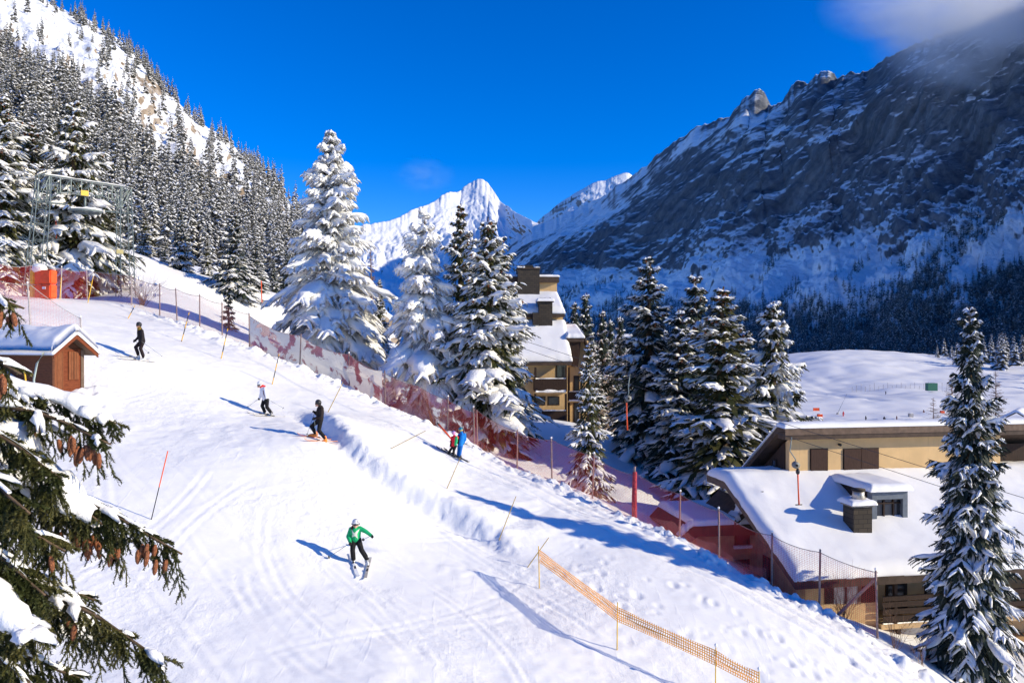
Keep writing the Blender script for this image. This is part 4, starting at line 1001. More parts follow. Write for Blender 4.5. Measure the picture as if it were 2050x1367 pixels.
hanger(1263, ZA, 795, 803, 861, 'red tow bar with a grey reel hanging before the slender dark spruce', x2=1254)
hanger(523, ZA, None, 562, 606, 'short red tow bar hanging before the dark crest spruces')
hanger(112, np.array([0,0,380.]), None, 434, 478, 'red tow bar hanging inside the left leg of the gantry')
hanger(66, np.array([0,0,380.]), None, 412, 452, 'faded red tow bar hanging left of the gantry')
# padded box at the crest
b = gp(62, 598); b[1] += 1.5; b[2] = gz(b[0], b[1])
o = thing('safety_pad', 'orange-red crash pad with a yellow side and snow on top, on the piste crest', 'crash pad', b, -.25)
for k, z in enumerate((0.0, .95)):
    MB().box(-.55,.75,-.3,.3,z+.02,z+.92).build('cushion', M['orange'], o, False, .06)
    MB().box(-.95,-.57,-.3,.3,z+.02,z+.92).build('end_cushion', M['yellow'], o, False, .06)
MB().ball((-.4,0,1.98), (.52,.4,.36), 12, 8).build('snow_cap', M['snow'], o, True)
MB().box(.12,.38,-.325,-.305,.62,.78).build('white_patch', M['white_shell'], o)
# ------------------------------------------------------------------ buildings
def snow_slab(name, prof, x0, x1, parent, thick=.4, nx=60, ny=40, seed=0, lump=.03, edge=.5, over=.06, holes=()):
    """smooth snow lying on a roof whose line runs through (y,z) profile points; rounded at its edges"""
    pr = np.array(prof, float); d = np.r_[0, np.cumsum(np.hypot(*np.diff(pr, axis=0).T))]
    def axis(n, L):   # denser towards both edges
        t = np.linspace(0, 1, n); t = .5-.5*np.cos(np.pi*t); return t*L
    a = axis(nx, x1-x0+2*over)-over; b = axis(ny, d[-1]+2*over)-over
    A, B = np.meshgrid(a, b, indexing='ij')
    y = np.interp(B, d, pr[:, 0])+np.where(B > d[-1], B-d[-1], 0)*np.sign(pr[-1, 0]-pr[0, 0])+np.where(B < 0, B, 0)*np.sign(pr[-1, 0]-pr[0, 0])
    z = np.interp(B, d, pr[:, 1])
    e = np.minimum(np.minimum(A+over, x1-x0+over-A), np.minimum(B+over, d[-1]+over-B))
    r = np.clip(e/edge, 0, 1); t = thick*np.sqrt(1-(1-r)**2)
    X = A+x0+.05*fbm(B*2, A*0+seed, 3, seed)*np.exp(-e/.3)
    t = t*(1+.18*fbm(A*.5, B*.5, 3, seed)*r)+lump*fbm(A*3, B*3, 4, seed+3)*r
    t = t+.05*np.exp(-np.abs(d[-1]+over-B)/.45)*(fbm(A*6, B*6, 4, seed+21)+.2)*r
    y = y+.05*fbm(A*3.2, B*0+1.7, 4, seed+8)*np.exp(-e/.25)
    for (hx, hy, rad, dep) in holes: t = t+dep*np.exp(-((X-hx)**2+(y-hy)**2)/rad**2)
    top = np.stack([X, y, z+t+.012], -1); bot = np.stack([X, y, z+.012], -1)
    n = nx*ny; q = grid_faces(nx, ny); idx = np.arange(n).reshape(nx, ny)
    rim = np.concatenate([idx[:, 0], idx[-1, 1:], idx[-2::-1, -1], idx[0, -2:0:-1]])
    r2 = np.roll(rim, -1); sk = np.stack([rim, r2, r2+n, rim+n], -1)
    V = np.concatenate([top.reshape(-1, 3), bot.reshape(-1, 3)])
    return link(name, mesh_np(name, V, np.concatenate([q, q[:, ::-1]+n, sk]), mats=[M['snow_roof']], smooth=True), parent)
def plane_hit(o, a, px, py, prof_y=None, plane=None):
    """local coordinates where the photo ray meets a local plane point+normal of a house frame (origin o, rotation a)"""
    c, s = math.cos(a), math.sin(a); d = np.array([(px-CX)/F, 1, (CY-py)/F])
    loc = lambda v: np.array([c*v[0]+s*v[1], -s*v[0]+c*v[1], v[2]])
    p0 = loc(-np.array(o)); dl = loc(d); q, n = np.array(plane[0], float), np.array(plane[1], float)
    t = np.dot(q-p0, n)/np.dot(dl, n); return p0+dl*t

# ---- the house on the right
HO = P(1580, 960, 38.8); HA = math.radians(10)
H = thing('chalet_house', 'beige house with deep snow on its stepped roof, dark shutters, chimney and dormer', 'house', HO, HA)
def hh(px, py, y=None, z=None):
    if z is not None: return plane_hit(HO, HA, px, py, plane=((0,0,z),(0,0,1)))
    return plane_hit(HO, HA, px, py, plane=((0,y,0),(0,1,0)))
SL = .455
roofn = np.array([0, -SL, 1.])
def onroof(px, py): return plane_hit(HO, HA, px, py, plane=((0,0,.35),roofn))
XR = 15.2; XL = -3.3
MB().prism([(0,-.6),(0,2.02),(3.7,-.5),(3.7,-.6)], 0, 11.7).build('upper_wall', M['stucco'], H)
c = MB(); c.prism([(.35,-.5),(.35,1.78),(3.4,-.35),(3.4,-.5)], -.06, -.004); c.build('gable_cladding', M['timber'], H)
g = MB().box(-.09,-.062,1.15,1.5,-.1,.75).build('gable_window', M['glass'], H)
MB().box(-.13,-.09,1.08,1.15,-.16,.81).box(-.13,-.09,1.5,1.57,-.16,.81).box(-.13,-.09,1.15,1.5,.75,.81).build('frame', M['timber'], g)
MB().prism([(.9,-.6),(.9,1.35),(3.7,-.5),(3.7,-.6)], 11.702, XR).build('timber_recess', M['timber'], H)
# upper roof: front fascia, slab sloping away, verge boards
f = MB(); f.prism([(-.62,2.02),(-.62,2.32),(-.55,2.40),(.1,2.32),(.1,2.021)], -.55, XR+.6); f.build('fascia', M['fascia'], H)
MB().box(-.57,XR+.62,-.66,-.622,2.24,2.54).build('gutter_board', M['fascia_top'], H)
MB().prism([(.102,2.33),(-.6,2.43),(-.6,2.54),(.15,2.56),(4.3,-.42),(4.3,-.68),(.15,2.25)], -.55, XR+.6).build('upper_roof', M['fascia'], H)
snow_slab('roof_snow', [(-.6,2.55),(.15,2.58),(4.35,-.40)], -.55, XR+.6, H, .24, 70, 26, 3, .03, .28)
# lower roof
P0, P1 = (.0,-.02), (-6.35,-.02-6.35*SL)
MB().prism([(P0[0]+.02,P0[1]-.22),(P0[0]+.02,P0[1]),(P1[0],P1[1]),(P1[0],P1[1]-.22)], XL+.06, XR).build('lower_roof', M['fascia'], H)
MB().prism([(2.2,.0),(.02,.0),(P1[0]-.02,P1[1]+.02),(P1[0]-.02,P1[1]-.32),(.02,-.36),(2.2,-.36)], XL, XL+.058).build('verge_board', M['fascia_top'], H)
MB().box(XL-.002,XR,P1[0]-.06,P1[0]-.003,P1[1]-.3,P1[1]+.03).build('eave_board', M['fascia'], H)
MB().prism([(2.2,-.3),(2.2,-.02),(.022,-.021),(.022,-.3)], XL+.06, -.01).build('side_roof', M['fascia'], H)
vent = onroof(1525, 988)
snow_slab('roof_snow', [(2.0,.0),(.05,.0),P1], XL, XR, H, .42, 130, 70, 5, .018, .5, holes=[(vent[0],vent[1],.35,.10)])

MB().tube([(vent[0],vent[1],vent[2]-.2),(vent[0],vent[1],vent[2]+.12)], .09, 9).build('roof_vent', M['dark'], H, True)
# windows with shutters, sills
for i, (xa, xb) in enumerate([(1622,1656),(1688,1758)]):
    a = hh(xa, 900, 0)[0]; b = hh(xb, 900, 0)[0]; z1 = hh(xa, 899, 0)[2]; z0 = hh(xa, 949, 0)[2]
    w = MB().box(a-.03,b+.03,-.015,.02,z0-.02,z1+.03).build('window', M['timber'], H)
    n = 1 if i == 0 else 2
    for k in range(n):
        s0 = a+(b-a)*k/n; s1 = a+(b-a)*(k+1)/n
        sh = MB().box(s0+.012,s1-.012,-.065,-.018,z0,z1).build('shutter', M['shutter'], w)
    MB().box(a-.14,b+.14,-.16,-.002,z0-.12,z0-.03).build('sill', M['stucco'], w)
    snow_strip(np.array([a-.12,-.1,z0-.03]), np.array([b+.12,-.1,z0-.03]), .06, .04, 'sill_snow', w)
lp = hh(1679, 889, 0); MB().tube([(lp[0],0,lp[2]),(lp[0],-.1,lp[2]-.02)], .06, 8).ball((lp[0],-.14,lp[2]-.02), .07, 8, 6).build('wall_lamp', M['black_gloss'], H, True)
# dormer
d = onroof(1748, 1040); dx0 = hh(1746, 1030, d[1])[0]; dx1 = hh(1817, 1030, d[1])[0]; dy = d[1]; dz = -.02+dy*SL
M['slate'] = plain('slate_cladding', (.13,.15,.18), .6, .3, 0, .12, 4)
top = dz+1.62
dm = MB().box(dx0,dx0+.24,dy,dy+.35,dz-.1,top).box(dx1-.24,dx1,dy,dy+.35,dz-.1,top).box(dx0+.24,dx1-.24,dy,dy+.35,top-.36,top).build('dormer', M['slate'], H)
MB().prism([(dy+.35,dz+.15),(dy+.35,top),(dy+3.2,top),(dy+3.2,top-.1)], dx0+.003, dx1-.003).build('dormer_cheek', M['timber'], H)
pn = MB().box(dx0+.24,dx1-.24,dy+.22,dy+.26,dz-.1,top-.36).build('pane', M['glass'], dm)
mx_ = (dx0+dx1)/2
MB().box(dx0+.24,dx0+.31,dy+.16,dy+.215,dz-.05,top-.36).box(dx1-.62,dx1-.55,dy+.16,dy+.215,dz-.05,top-.36).box(mx_-.22,mx_-.15,dy+.16,dy+.215,dz-.05,top-.36).box(dx0+.31,dx1-.24,dy+.162,dy+.213,top-.60,top-.54).build('frame', M['timber'], dm)
snow_slab('dormer_snow', [(dy-.12,top),(dy+3.1,top)], dx0-.15, dx1+.12, H, .32, 26, 26, 9, .02, .3)
# chimney
cpt = onroof(1726, 1066); cx, cyy = cpt[0], cpt[1]; cz = cyy*SL
ch = MB().box(cx-.44,cx+.44,cyy-.05,cyy+.75,cz-.1,cz+1.48).build('chimney', M['brick'], H)
MB().box(cx-.52,cx+.52,cyy-.13,cyy+.83,cz+1.482,cz+1.56).build('cap_slab', plain('cap_stone', (.24,.22,.19), .8), ch)
snow_slab('chimney_snow', [(cyy-.16,cz+1.56),(cyy+.86,cz+1.56)], cx-.56, cx+.56, ch, .22, 16, 16, 4, .07, .18)
MB().tube([(cx+.05,cyy+.35,cz+1.6),(cx+.05,cyy+.35,cz+1.95),(cx+.05,cyy+.35,cz+2.12)], [.36,.25,.25], 14).build('flue', plain('zinc', (.48,.44,.38), .35, .5, .6), ch, True)
MB().tube([(cx+.05,cyy+.35,cz+2.12),(cx+.05,cyy+.35,cz+2.2)], [.29,.29], 14).build('cowl', M['brick'], ch, True)
# lower storeys
FY = -5.25; zt = lambda y: -.26+y*SL
x_rec = hh(1757, 1200, FY)[0]
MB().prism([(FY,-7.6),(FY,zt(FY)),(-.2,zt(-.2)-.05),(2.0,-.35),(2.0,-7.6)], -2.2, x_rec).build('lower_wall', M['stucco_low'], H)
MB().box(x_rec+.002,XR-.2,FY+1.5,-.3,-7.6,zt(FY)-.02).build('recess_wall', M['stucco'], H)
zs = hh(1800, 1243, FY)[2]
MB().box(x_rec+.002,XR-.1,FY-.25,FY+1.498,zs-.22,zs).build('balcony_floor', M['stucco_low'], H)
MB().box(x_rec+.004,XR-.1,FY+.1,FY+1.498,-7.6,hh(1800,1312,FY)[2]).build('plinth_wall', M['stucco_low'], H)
snow_strip(np.array([x_rec+.1,FY-.2,zs]), np.array([XR-.2,FY-.2,zs]), .05, .035, 'balcony_snow', H)
rail = MB()
for z in (.12,.42,.72,.98): rail.box(x_rec+.05,XR-.1,FY-.28,FY-.252,zs+z,zs+z+.22)
rail.build('balcony_rail', M['timber'], H)
for px in (1786, 1905, 1990): 
    x = hh(px, 1200, FY)[0]; MB().box(x-.07,x+.07,FY-.25,FY-.11,zs+.002,zt(FY)).build('balcony_post', M['timber'], H)
x = hh(1792, 1260, FY)[0]; MB().box(x-.07,x+.07,FY-.25,FY-.11,-7.6,zs-.222).build('balcony_post', M['timber'], H)
# openings in the recess: dark doors, a curtained ground-floor window
for (xa, xb, ya, yb) in [(1772,1815,1165,1238),(1850,1935,1165,1238)]:
    a = hh(xa,1200,FY+1.5)[0]; b = hh(xb,1200,FY+1.5)[0]; z1 = hh(xa,ya,FY+1.5)[2]; z0 = zs
    o = MB().box(a,b,FY+1.46,FY+1.498,z0+.01,z1).build('balcony_door', M['timber'], H); MB().box(a+.12,b-.12,FY+1.445,FY+1.458,z0+.25,z1-.12).build('pane', M['glass'], o)
a = hh(1768,1280,FY+.1)[0]; b = hh(1882,1280,FY+.1)[0]; z1 = hh(1800,1256,FY+.1)[2]; z0 = hh(1800,1306,FY+.1)[2]
M['curtain'] = plain('pale_curtain', (.42,.40,.38), .8, .2, 0, .25, 3)
w = MB().box(a,b,FY+.30,FY+.33,z0,z1+.1).build('window', M['curtain'], H)
MB().box(a-.02,b+.05,FY+.06,FY+.098,z0-.1,z0-.002).box((a*.72+b*.28)-.16,(a*.72+b*.28)+.16,FY+.2,FY+.298,z0,z1+.1).build('frame', M['timber'], w)
# front wall openings, left bay
def opening(name, xa, xb, ya, yb, mat, y=FY, parent=None, dep=.03):
    a = hh(xa, ya, y)[0]; b = hh(xb, ya, y)[0]; z1 = hh(xa, ya, y)[2]; z0 = hh(xa, yb, y)[2]
    return MB().box(a, b, y-dep, y-.002, z0, z1).build(name, M[mat], parent or H)
o = opening('door', 1650, 1668, 1158, 1208, 'timber'); opening('curtain', 1669, 1690, 1158, 1208, 'curtain'); opening('curtain', 1694, 1716, 1158, 1208, 'curtain')
opening('window_frame', 1716, 1722, 1155, 1208, 'fascia_top', dep=.06); opening('dark_panel', 1724, 1753, 1155, 1206, 'timber')
a = hh(1690,1180,FY)[0]; b = hh(1694,1180,FY)[0]
opening('window_post', 1690, 1694, 1158, 1208, 'timber', dep=.05)
# window in the left side wall
s_ = plane_hit(HO, HA, 1535, 1135, plane=((-2.2,0,0),(1,0,0)))
w = MB().box(-2.23,-2.202,s_[1]-.35,s_[1]+.35,s_[2]-.55,s_[2]+.5).build('side_window', M['timber'], H)
MB().box(-2.245,-2.232,s_[1]-.26,s_[1]+.26,s_[2]-.46,s_[2]+.42).build('pane', M['glass'], w)

# ---- low annex left of the house
AO = P(1372, 1100, 37.5); A = thing('annex', 'low brown annex with a flat snowy roof tucked against the house, behind the net', 'outbuilding', AO, HA)
def ah(px, py, y=0): return plane_hit(AO, HA, px, py, plane=((0,y,0),(0,1,0)))
ztop = ah(1420, 1046)[2]; xl = ah(1378,1046)[0]; xr = ah(1502,1046)[0]
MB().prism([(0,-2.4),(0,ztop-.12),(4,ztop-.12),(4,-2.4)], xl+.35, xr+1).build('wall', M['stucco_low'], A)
m = MB(); xa = ah(1358,1070)[0]; za_ = ah(1358,1070)[2]
m.add([(xa,-.5,za_),(xl,-.5,ztop),(xr+.3,-.5,ztop),(xr+.3,-.5,ztop-.55),(xl+.25,-.5,ztop-.5),(xa+.3,-.5,za_-.35),
       (xa,4,za_),(xl,4,ztop),(xr+.3,4,ztop),(xr+.3,4,ztop-.55),(xl+.25,4,ztop-.5),(xa+.3,4,za_-.35)],
      [(0,1,2,3,4,5),(11,10,9,8,7,6),(0,6,7,1),(1,7,8,2),(2,8,9,3),(3,9,10,4),(4,10,11,5),(5,11,6,0)])
m.build('roof', M['fascia'], A)
snow_slab('roof_snow', [(-.55,ztop),(3.9,ztop)], xl, xr+.2, A, .30, 30, 24, 14, .03, .25)
sl_ = snow_strip(np.array([xl+.05,-.3,ztop+.1]), np.array([xa-.1,-.3,za_+.05]), .3, .2, 'verge_snow', A)
# the cross gable that rises beside the verge
gx0 = ah(1462,1040,-.2)[0]; gx1 = ah(1497,1004,-.2)[0]; gz0 = ah(1462,1040,-.2)[2]; gz1 = ah(1497,1004,-.2)[2]
m = MB(); m.add([(gx0,-.62,gz0-.28),(gx0,-.62,gz0),(gx1,-.62,gz1),(gx1,-.62,gz1-.3),(gx0,3,gz0-.28),(gx0,3,gz0),(gx1,3,gz1),(gx1,3,gz1-.3)],
   [(0,1,2,3),(7,6,5,4),(0,4,5,1),(1,5,6,2),(2,6,7,3),(3,7,4,0)]); m.build('cross_roof', M['fascia'], A)
snow_strip(np.array([gx0+.1,-.2,gz0+.05]), np.array([gx1,-.2,gz1+.05]), .5, .22, 'cross_snow', A)
wx0 = ah(1470,1075)[0]; wx1 = ah(1500,1075)[0]; wz1 = ah(1480,1052)[2]; wz0 = ah(1480,1090)[2]
w = MB().box(wx0,wx1,-.03,-.002,wz0,wz1).build('window', M['timber'], A); MB().box(wx0+.1,wx1-.1,-.045,-.032,wz0+.1,wz1-.1).build('pane', M['glass'], w)
MB().box(wx0-.08,wx1+.1,-.2,-.034,wz0-.14,wz0-.004).build('sill', M['snow'], w)
MB().box(wx0,wx1,-.03,-.002,wz0-1.6,wz0-.7).build('door', M['timber'], A)

# ---- apartment block behind the trees
BO = P(1000, 683.5, 70); BA = math.radians(4); B_ = thing('apartment_block', 'stepped apartment block with snowy tiered roofs, brown chimneys and dark wooden balconies', 'building', BO, BA)
def bh(px, py, y=0): return plane_hit(BO, BA, px, py, plane=((0,y,0),(0,1,0)))
def bx(px, y=0): return bh(px, 683, y)[0]
def bz(py, y=0): return bh(1080, py, y)[2]
xL, xF = bx(978), bx(1136)
MB().prism([(0,-14),(0,bz(728)),(3.6,bz(645,3.6)),(3.6,-14)], xL, xF).build('facade_wall', M['stucco'], B_)
y2 = 3.6; y3 = 8.2
MB().prism([(y2+.002,-14),(y2+.002,bz(628,y2)),(y3,bz(590,y3)),(y3,-14)], bx(990,y2), bx(1127,y2)).build('middle_wall', M['stucco'], B_)
MB().box(bx(985,y3),bx(1115,y3),y3+.003,y3+7,-14,bz(562,y3)).build('tower_wall', M['stucco'], B_)
def roof(p0, p1, x0, x1, th, seed, sn):
    MB().prism([p0,p1,(p1[0],p1[1]-.32),(p0[0],p0[1]-.32)], x0, x1).build('roof', M['fascia'], B_)
    snow_slab('roof_snow', [p0, p1], x0, x1, B_, sn, 40, 26, seed, .03, .35)
roof((y2+.0,bz(648,y2)),(-.9,bz(724,-.9)), bx(978), bx(1142), .3, 21, .5)
roof((y3,bz(592,y3)),(y2-.5,bz(628,y2-.5)), bx(986,y2), bx(1129,y2), .3, 22, .5)
MB().box(bx(980,y3),bx(1118,y3),y3-.5,y3+7.4,bz(566,y3),bz(555,y3)).build('tower_roof', M['fascia'], B_)
snow_slab('roof_snow', [(y3-.5,bz(555,y3)),(y3+7.4,bz(555,y3))], bx(980,y3), bx(1118,y3), B_, .22, 30, 20, 23, .03, .2)
c = MB().box(bx(1035,y3),bx(1078,y3),y3-1.1,y3+1.2,bz(592,y3),bz(541,y3)).build('chimney', M['brick'], B_)
MB().box(bx(1033.5,y3),bx(1079.5,y3),y3-1.2,y3+1.3,bz(540.8,y3),bz(538,y3)).build('cap_slab', M['fascia'], c); MB().box(bx(1038,y3),bx(1066,y3),y3-.9,y3+1,bz(537.8,y3),bz(533,y3)).build('flue', M['brick'], c)
snow_strip(np.array([bx(1034,y3),y3-1.0,bz(538,y3)]), np.array([bx(1049,y3),y3-1.0,bz(538,y3)]), .3, .14, 'chimney_snow', c)
snow_strip(np.array([bx(1068,y3),y3-1.0,bz(538,y3)]), np.array([bx(1079,y3),y3-1.0,bz(538,y3)]), .2, .08, 'chimney_snow', c)
yc = 2.6
c = MB().box(bx(1079,yc),bx(1106,yc),yc,yc+1.6,bz(652,yc),bz(605,yc)).box(bx(1067,yc-.2),bx(1078.8,yc-.2),yc-.2,yc+1.4,bz(650,yc),bz(626,yc)).build('chimney', M['brick'], B_)
MB().box(bx(1076.5,yc),bx(1108.5,yc),yc-.15,yc+1.75,bz(604.8,yc),bz(603.5,yc)).build('cap_slab', M['fascia'], c)
snow_slab('chimney_snow', [(yc-.15,bz(603.3,yc)),(yc+1.7,bz(603.3,yc))], bx(1076,yc), bx(1109,yc), c, .3, 16, 12, 24, .03, .15)
MB().box(bx(1081,yc),bx(1103,yc),yc+.1,yc+1.4,bz(598.5,yc),bz(595.5,yc)).build('flue', M['brick'], c)
# right wing with the dark timber gable
yw = 2.2
MB().box(xF+.003,bx(1178,yw),yw,yw+8,-14,bz(682,yw)).build('wing_wall', M['stucco'], B_)
x0, x1 = bx(1136,yw-1), bx(1163,yw-1)
m = MB(); za1, za2 = bz(682,yw-1), bz(734,yw-1)
m.add([(x0,yw-1,za1),(x1,yw-1,za1),(x1-.25,yw-1,za2),(x0+.5,yw-1,za2),(x0,yw,za1),(x1,yw,za1),(x1-.25,yw,za2),(x0+.5,yw,za2)],[(0,1,2,3),(7,6,5,4),(0,4,5,1),(1,5,6,2),(2,6,7,3),(3,7,4,0)]); m.build('gable_cladding', M['timber'], B_)
roof((yw+3.2,bz(656,yw+3.2)),(yw-1.3,bz(677,yw-1.3)), bx(1131,yw), bx(1165,yw), .3, 25, .42)
m = MB(); a1 = np.array([bx(1165,yw), 0, bz(668,yw)]); a2 = np.array([bx(1190,yw), 0, bz(738,yw)])
m.add([(a1[0],yw-1.2,a1[2]),(a2[0],yw-1.2,a2[2]),(a2[0],yw+5,a2[2]),(a1[0],yw+5,a1[2]),(a1[0],yw-1.2,a1[2]-.35),(a2[0],yw-1.2,a2[2]-.35),(a2[0],yw+5,a2[2]-.35),(a1[0],yw+5,a1[2]-.35)],
   [(0,1,2,3),(7,6,5,4),(0,4,5,1),(1,5,6,2),(2,6,7,3),(3,7,4,0)]); m.build('side_roof', M['fascia'], B_)
Q = np.linspace([a1[0],yw+1.9,a1[2]+.02], [a2[0],yw+1.9,a2[2]+.02], 8)[None]
V, q = pads(Q, np.array([[0,1.,0]]), np.full((1,8),3.1), np.full((1,8),.42)); link('roof_snow', mesh_np('roof_snow', V, q, mats=[M['snow_roof']], smooth=True), B_)
# balconies: two stacks of four
for (xa, xb, y0, y1, lev) in [(1070,1135,-1.1,-.002,[(758,782,785),(822,846,849),(879,903,906)]),(1137,1166,.9,yw-.002,[(784,800,803),(850,866,869),(906,922,925)])]:
    for r0, r1, fl in lev:
        a, b = bx(xa,y0), bx(xb,y0)
        s = MB().box(a,b,y0,y1,bz(fl+3,y0),bz(fl-1,y0)).build('balcony', M['stucco'], B_)
        MB().box(a,b,y0-.06,y0-.003,bz(r1,y0),bz(r0,y0)).box(a,a+.06,y0,y1,bz(r1,y0),bz(r0,y0)).box(b-.06,b,y0,y1,bz(r1,y0),bz(r0,y0)).build('balcony_rail', M['timber'], s)
        snow_strip(np.array([a+.1,y0-.02,bz(fl-1,y0)-.02]), np.array([b-.1,y0-.02,bz(fl-1,y0)-.02]), .22, .16, 'balcony_snow', s)
        snow_strip(np.array([a+.1,y0-.02,bz(r0,y0)]), np.array([b-.1,y0-.02,bz(r0,y0)]), .09, .06, 'rail_snow', s)
    for px in (xa+2, xb-2): MB().box(bx(px,y0)-.09,bx(px,y0)+.09,y0-.05+.06,y0+.2,-12,bz(735 if xa < 1100 else 735,y0)).build('balcony_post', M['timber'], B_)
for xa, xb, ya, yb, y in [(1096,1120,793,811,0),(1072,1092,793,811,0),(1113,1135,728,760,0),(1113,1132,858,880,0),(1074,1100,858,880,0),(1148,1160,752,784,yw),(1148,1160,806,848,yw)]:
    w = MB().box(bx(xa,y),bx(xb,y),y-.03,y-.004,bz(yb,y),bz(ya,y)).build('window', M['timber'], B_)
    MB().box(bx(xa,y)+.1,bx(xb,y)-.1,y-.045,y-.032,bz(yb,y)+.08,bz(ya,y)-.08).build('pane', M['glass'], w)

# ---- little wooden hut on the left
SO = gp(106, 806); SA = math.atan2(.35, .94)      # gable faces right, long wall faces away from the sun
HT = thing('wooden_hut', 'small reddish-brown plank hut with a thick snow roof at the left edge', 'hut', SO, 0)
# local frame: axis g along gable (right), axis l along the long wall (to the left), both horizontal
gdir = np.array([.42,.91,0]); ldir = np.array([-.91,.42,0]); W_, L_, ZH = 1.4, 4.6, 2.25
def hp(g, l, z): return tuple(gdir*g+ldir*l+np.array([0,0,z]))
def hbox(g0,g1,l0,l1,z0,z1): 
    m = MB(); m.add([hp(g0,l0,z0),hp(g1,l0,z0),hp(g1,l1,z0),hp(g0,l1,z0),hp(g0,l0,z1),hp(g1,l0,z1),hp(g1,l1,z1),hp(g0,l1,z1)],[(0,3,2,1),(4,5,6,7),(0,1,5,4),(1,2,6,5),(2,3,7,6),(3,0,4,7)]); return m
def hprism(prof, l0, l1):
    n = len(prof); V = [hp(g,l0,z) for g,z in prof]+[hp(g,l1,z) for g,z in prof]
    return MB().add(V, [tuple(range(n)), tuple(range(2*n-1,n-1,-1))]+[(i,n+i,n+(i+1)%n,(i+1)%n) for i in range(n)])
RZ = .55
hprism([(0,-.5),(0,ZH),(W_/2,ZH+RZ-.06),(W_,ZH),(W_,-.5)], .04, L_).build('wall', M['plank_shaded'], HT)
hbox(.02,W_-.02,.0,.036,-.1,ZH+.02).build('gable_planks', M['plank'], HT)
hbox(.0,.46,-.03,-.003,-.05,ZH+.05).build('door_boards', M['board'], HT)
hbox(W_-.1,W_+.04,-.04,.1,-.5,ZH).build('corner_board', M['fascia_top'], HT); hbox(-.05,.045,-.05,.1,-.5,ZH).build('corner_board', M['plank_shaded'], HT)
sh = hbox(.70,1.18,-.05,-.004,.95,ZH-.08).build('shutter', M['board'], HT)
hbox(.93,.95,-.062,-.052,.98,ZH-.1).build('gap', M['dark'], sh)
def slope(g0, z0, g1, z1, l0, l1, t): return hprism([(g0,z0),(g1,z1),(g1,z1-t),(g0,z0-t)], l0, l1)
slope(W_/2,ZH+RZ+.12,-.32,ZH-.16,-.5,L_+.3,.10).build('roof', M['fascia_top'], HT); slope(W_/2,ZH+RZ+.12,W_+.32,ZH-.16,-.5,L_+.3,.10).build('roof', M['fascia_top'], HT)
slope(W_/2,ZH+RZ+.10,W_+.35,ZH-.18,-.56,-.503,.17).build('barge_board', M['plank'], HT); slope(W_/2,ZH+RZ+.10,-.35,ZH-.18,-.56,-.503,.17).build('barge_board', M['plank'], HT)
# snow blanket over both slopes
nl, ng = 40, 30; ll = np.linspace(-.6, L_+.3, nl); gg = np.linspace(-.40, W_+.40, ng); A1, G1_ = np.meshgrid(ll, gg, indexing='ij')
base = ZH+RZ+.13-np.abs(G1_-W_/2)*(RZ+.28)/(W_/2+.32); e = np.minimum(np.minimum(A1+.62, L_+.32-A1), np.minimum(G1_+.42, W_+.42-G1_)); r = np.clip(e/.32, 0, 1)
tt = .58*np.sqrt(1-(1-r)**2)*(1+.2*fbm(A1*1.1, G1_*1.3, 4, 3))-.16*np.exp(-((G1_-W_/2)/.35)**2)*r
Vt = SO*0+gdir*G1_[..., None]+ldir*A1[..., None]; Vt = np.broadcast_to(Vt, A1.shape+(3,)).copy(); Vb = Vt.copy(); Vt[..., 2] = base+tt; Vb[..., 2] = base+.004
n = nl*ng; q = grid_faces(nl, ng); idx = np.arange(n).reshape(nl, ng); rim = np.concatenate([idx[:,0], idx[-1,1:], idx[-2::-1,-1], idx[0,-2:0:-1]]); r2 = np.roll(rim,-1)
link('roof_snow', mesh_np('roof_snow', np.concatenate([Vt.reshape(-1,3),Vb.reshape(-1,3)]), np.concatenate([q,q[:,::-1]+n,np.stack([rim,r2,r2+n,rim+n],-1)]), mats=[M['snow_roof']], smooth=True), HT)
hbox(-.1,1.5,-.5,.0,-.22,-.1).build('step', M['fascia'], HT)
tube = [P(70,795,SO[1]-.6)-SO, P(68,760,SO[1]-.6)-SO, P(74,728,SO[1]-.6)-SO, P(88,706,SO[1]-.5)-SO]
o = MB().tube(np.array([tube[0]-[0,0,.3]]+tube), .045, 7).build('bent_pipe', plain('grey_pipe', (.34,.40,.38), .45, .4), None, True); o.location = SO; tag(o, 'bent grey pipe standing against the dark hut wall', 'pipe')
a = P(57,778,SO[1]-.9); o = MB().tube([(0,0,-.6),tuple(P(49,740,SO[1]-.8)-a)], .035, 6).build('yellow_stake', M['yellow'], None, True); o.location = a; tag(o, 'yellow stake leaning by the dark hut wall', 'stake')
a = P(76,793,SO[1]-.7); o = MB().tube([tuple(P(x,y,SO[1]-.7)-a) for x,y in [(72,797),(79,790),(86,787),(88,782),(96,779),(97,770)]], .02, 5).build('yellow_rope', M['yellow'], None, True); o.location = a; tag(o, 'thin yellow rope looped along the hut wall', 'rope')

# ---- small far buildings and boxes
def far_cabin(name, px0, px1, ptop, pbot, Y, label, wall, roofm=True, cat='building', depth=None):
    a = P(px0, pbot, Y); b = P(px1, ptop, Y); w = b[0]-a[0]; h = b[2]-a[2]; dpt = depth or w
    o = thing(name, label, cat, a)
    MB().box(0,w,0,dpt,-1,h*.62 if roofm else h).build('wall', M[wall], o)
    if roofm:
        MB().prism([(-.4,h*.6),(dpt/2,h),(dpt+.4,h*.6)], -.5, w+.5).build('roof', M['fascia'], o)
        snow_slab('roof_snow', [(-.5,h*.6+.02),(dpt/2,h+.02)], -.5, w+.5, o, .4, 14, 10, 2, .05, .4); 
        for k in range(3): 
            wd = MB().box(w*(.15+.28*k),w*(.29+.28*k),-.04,-.004,h*.22,h*.45).build('window', M['glass'], o)
    return o
far_cabin('far_cabin', 1238, 1262, 672, 694, 150, 'small grey building with a snowy roof seen between the shaded spruces', 'curtain')
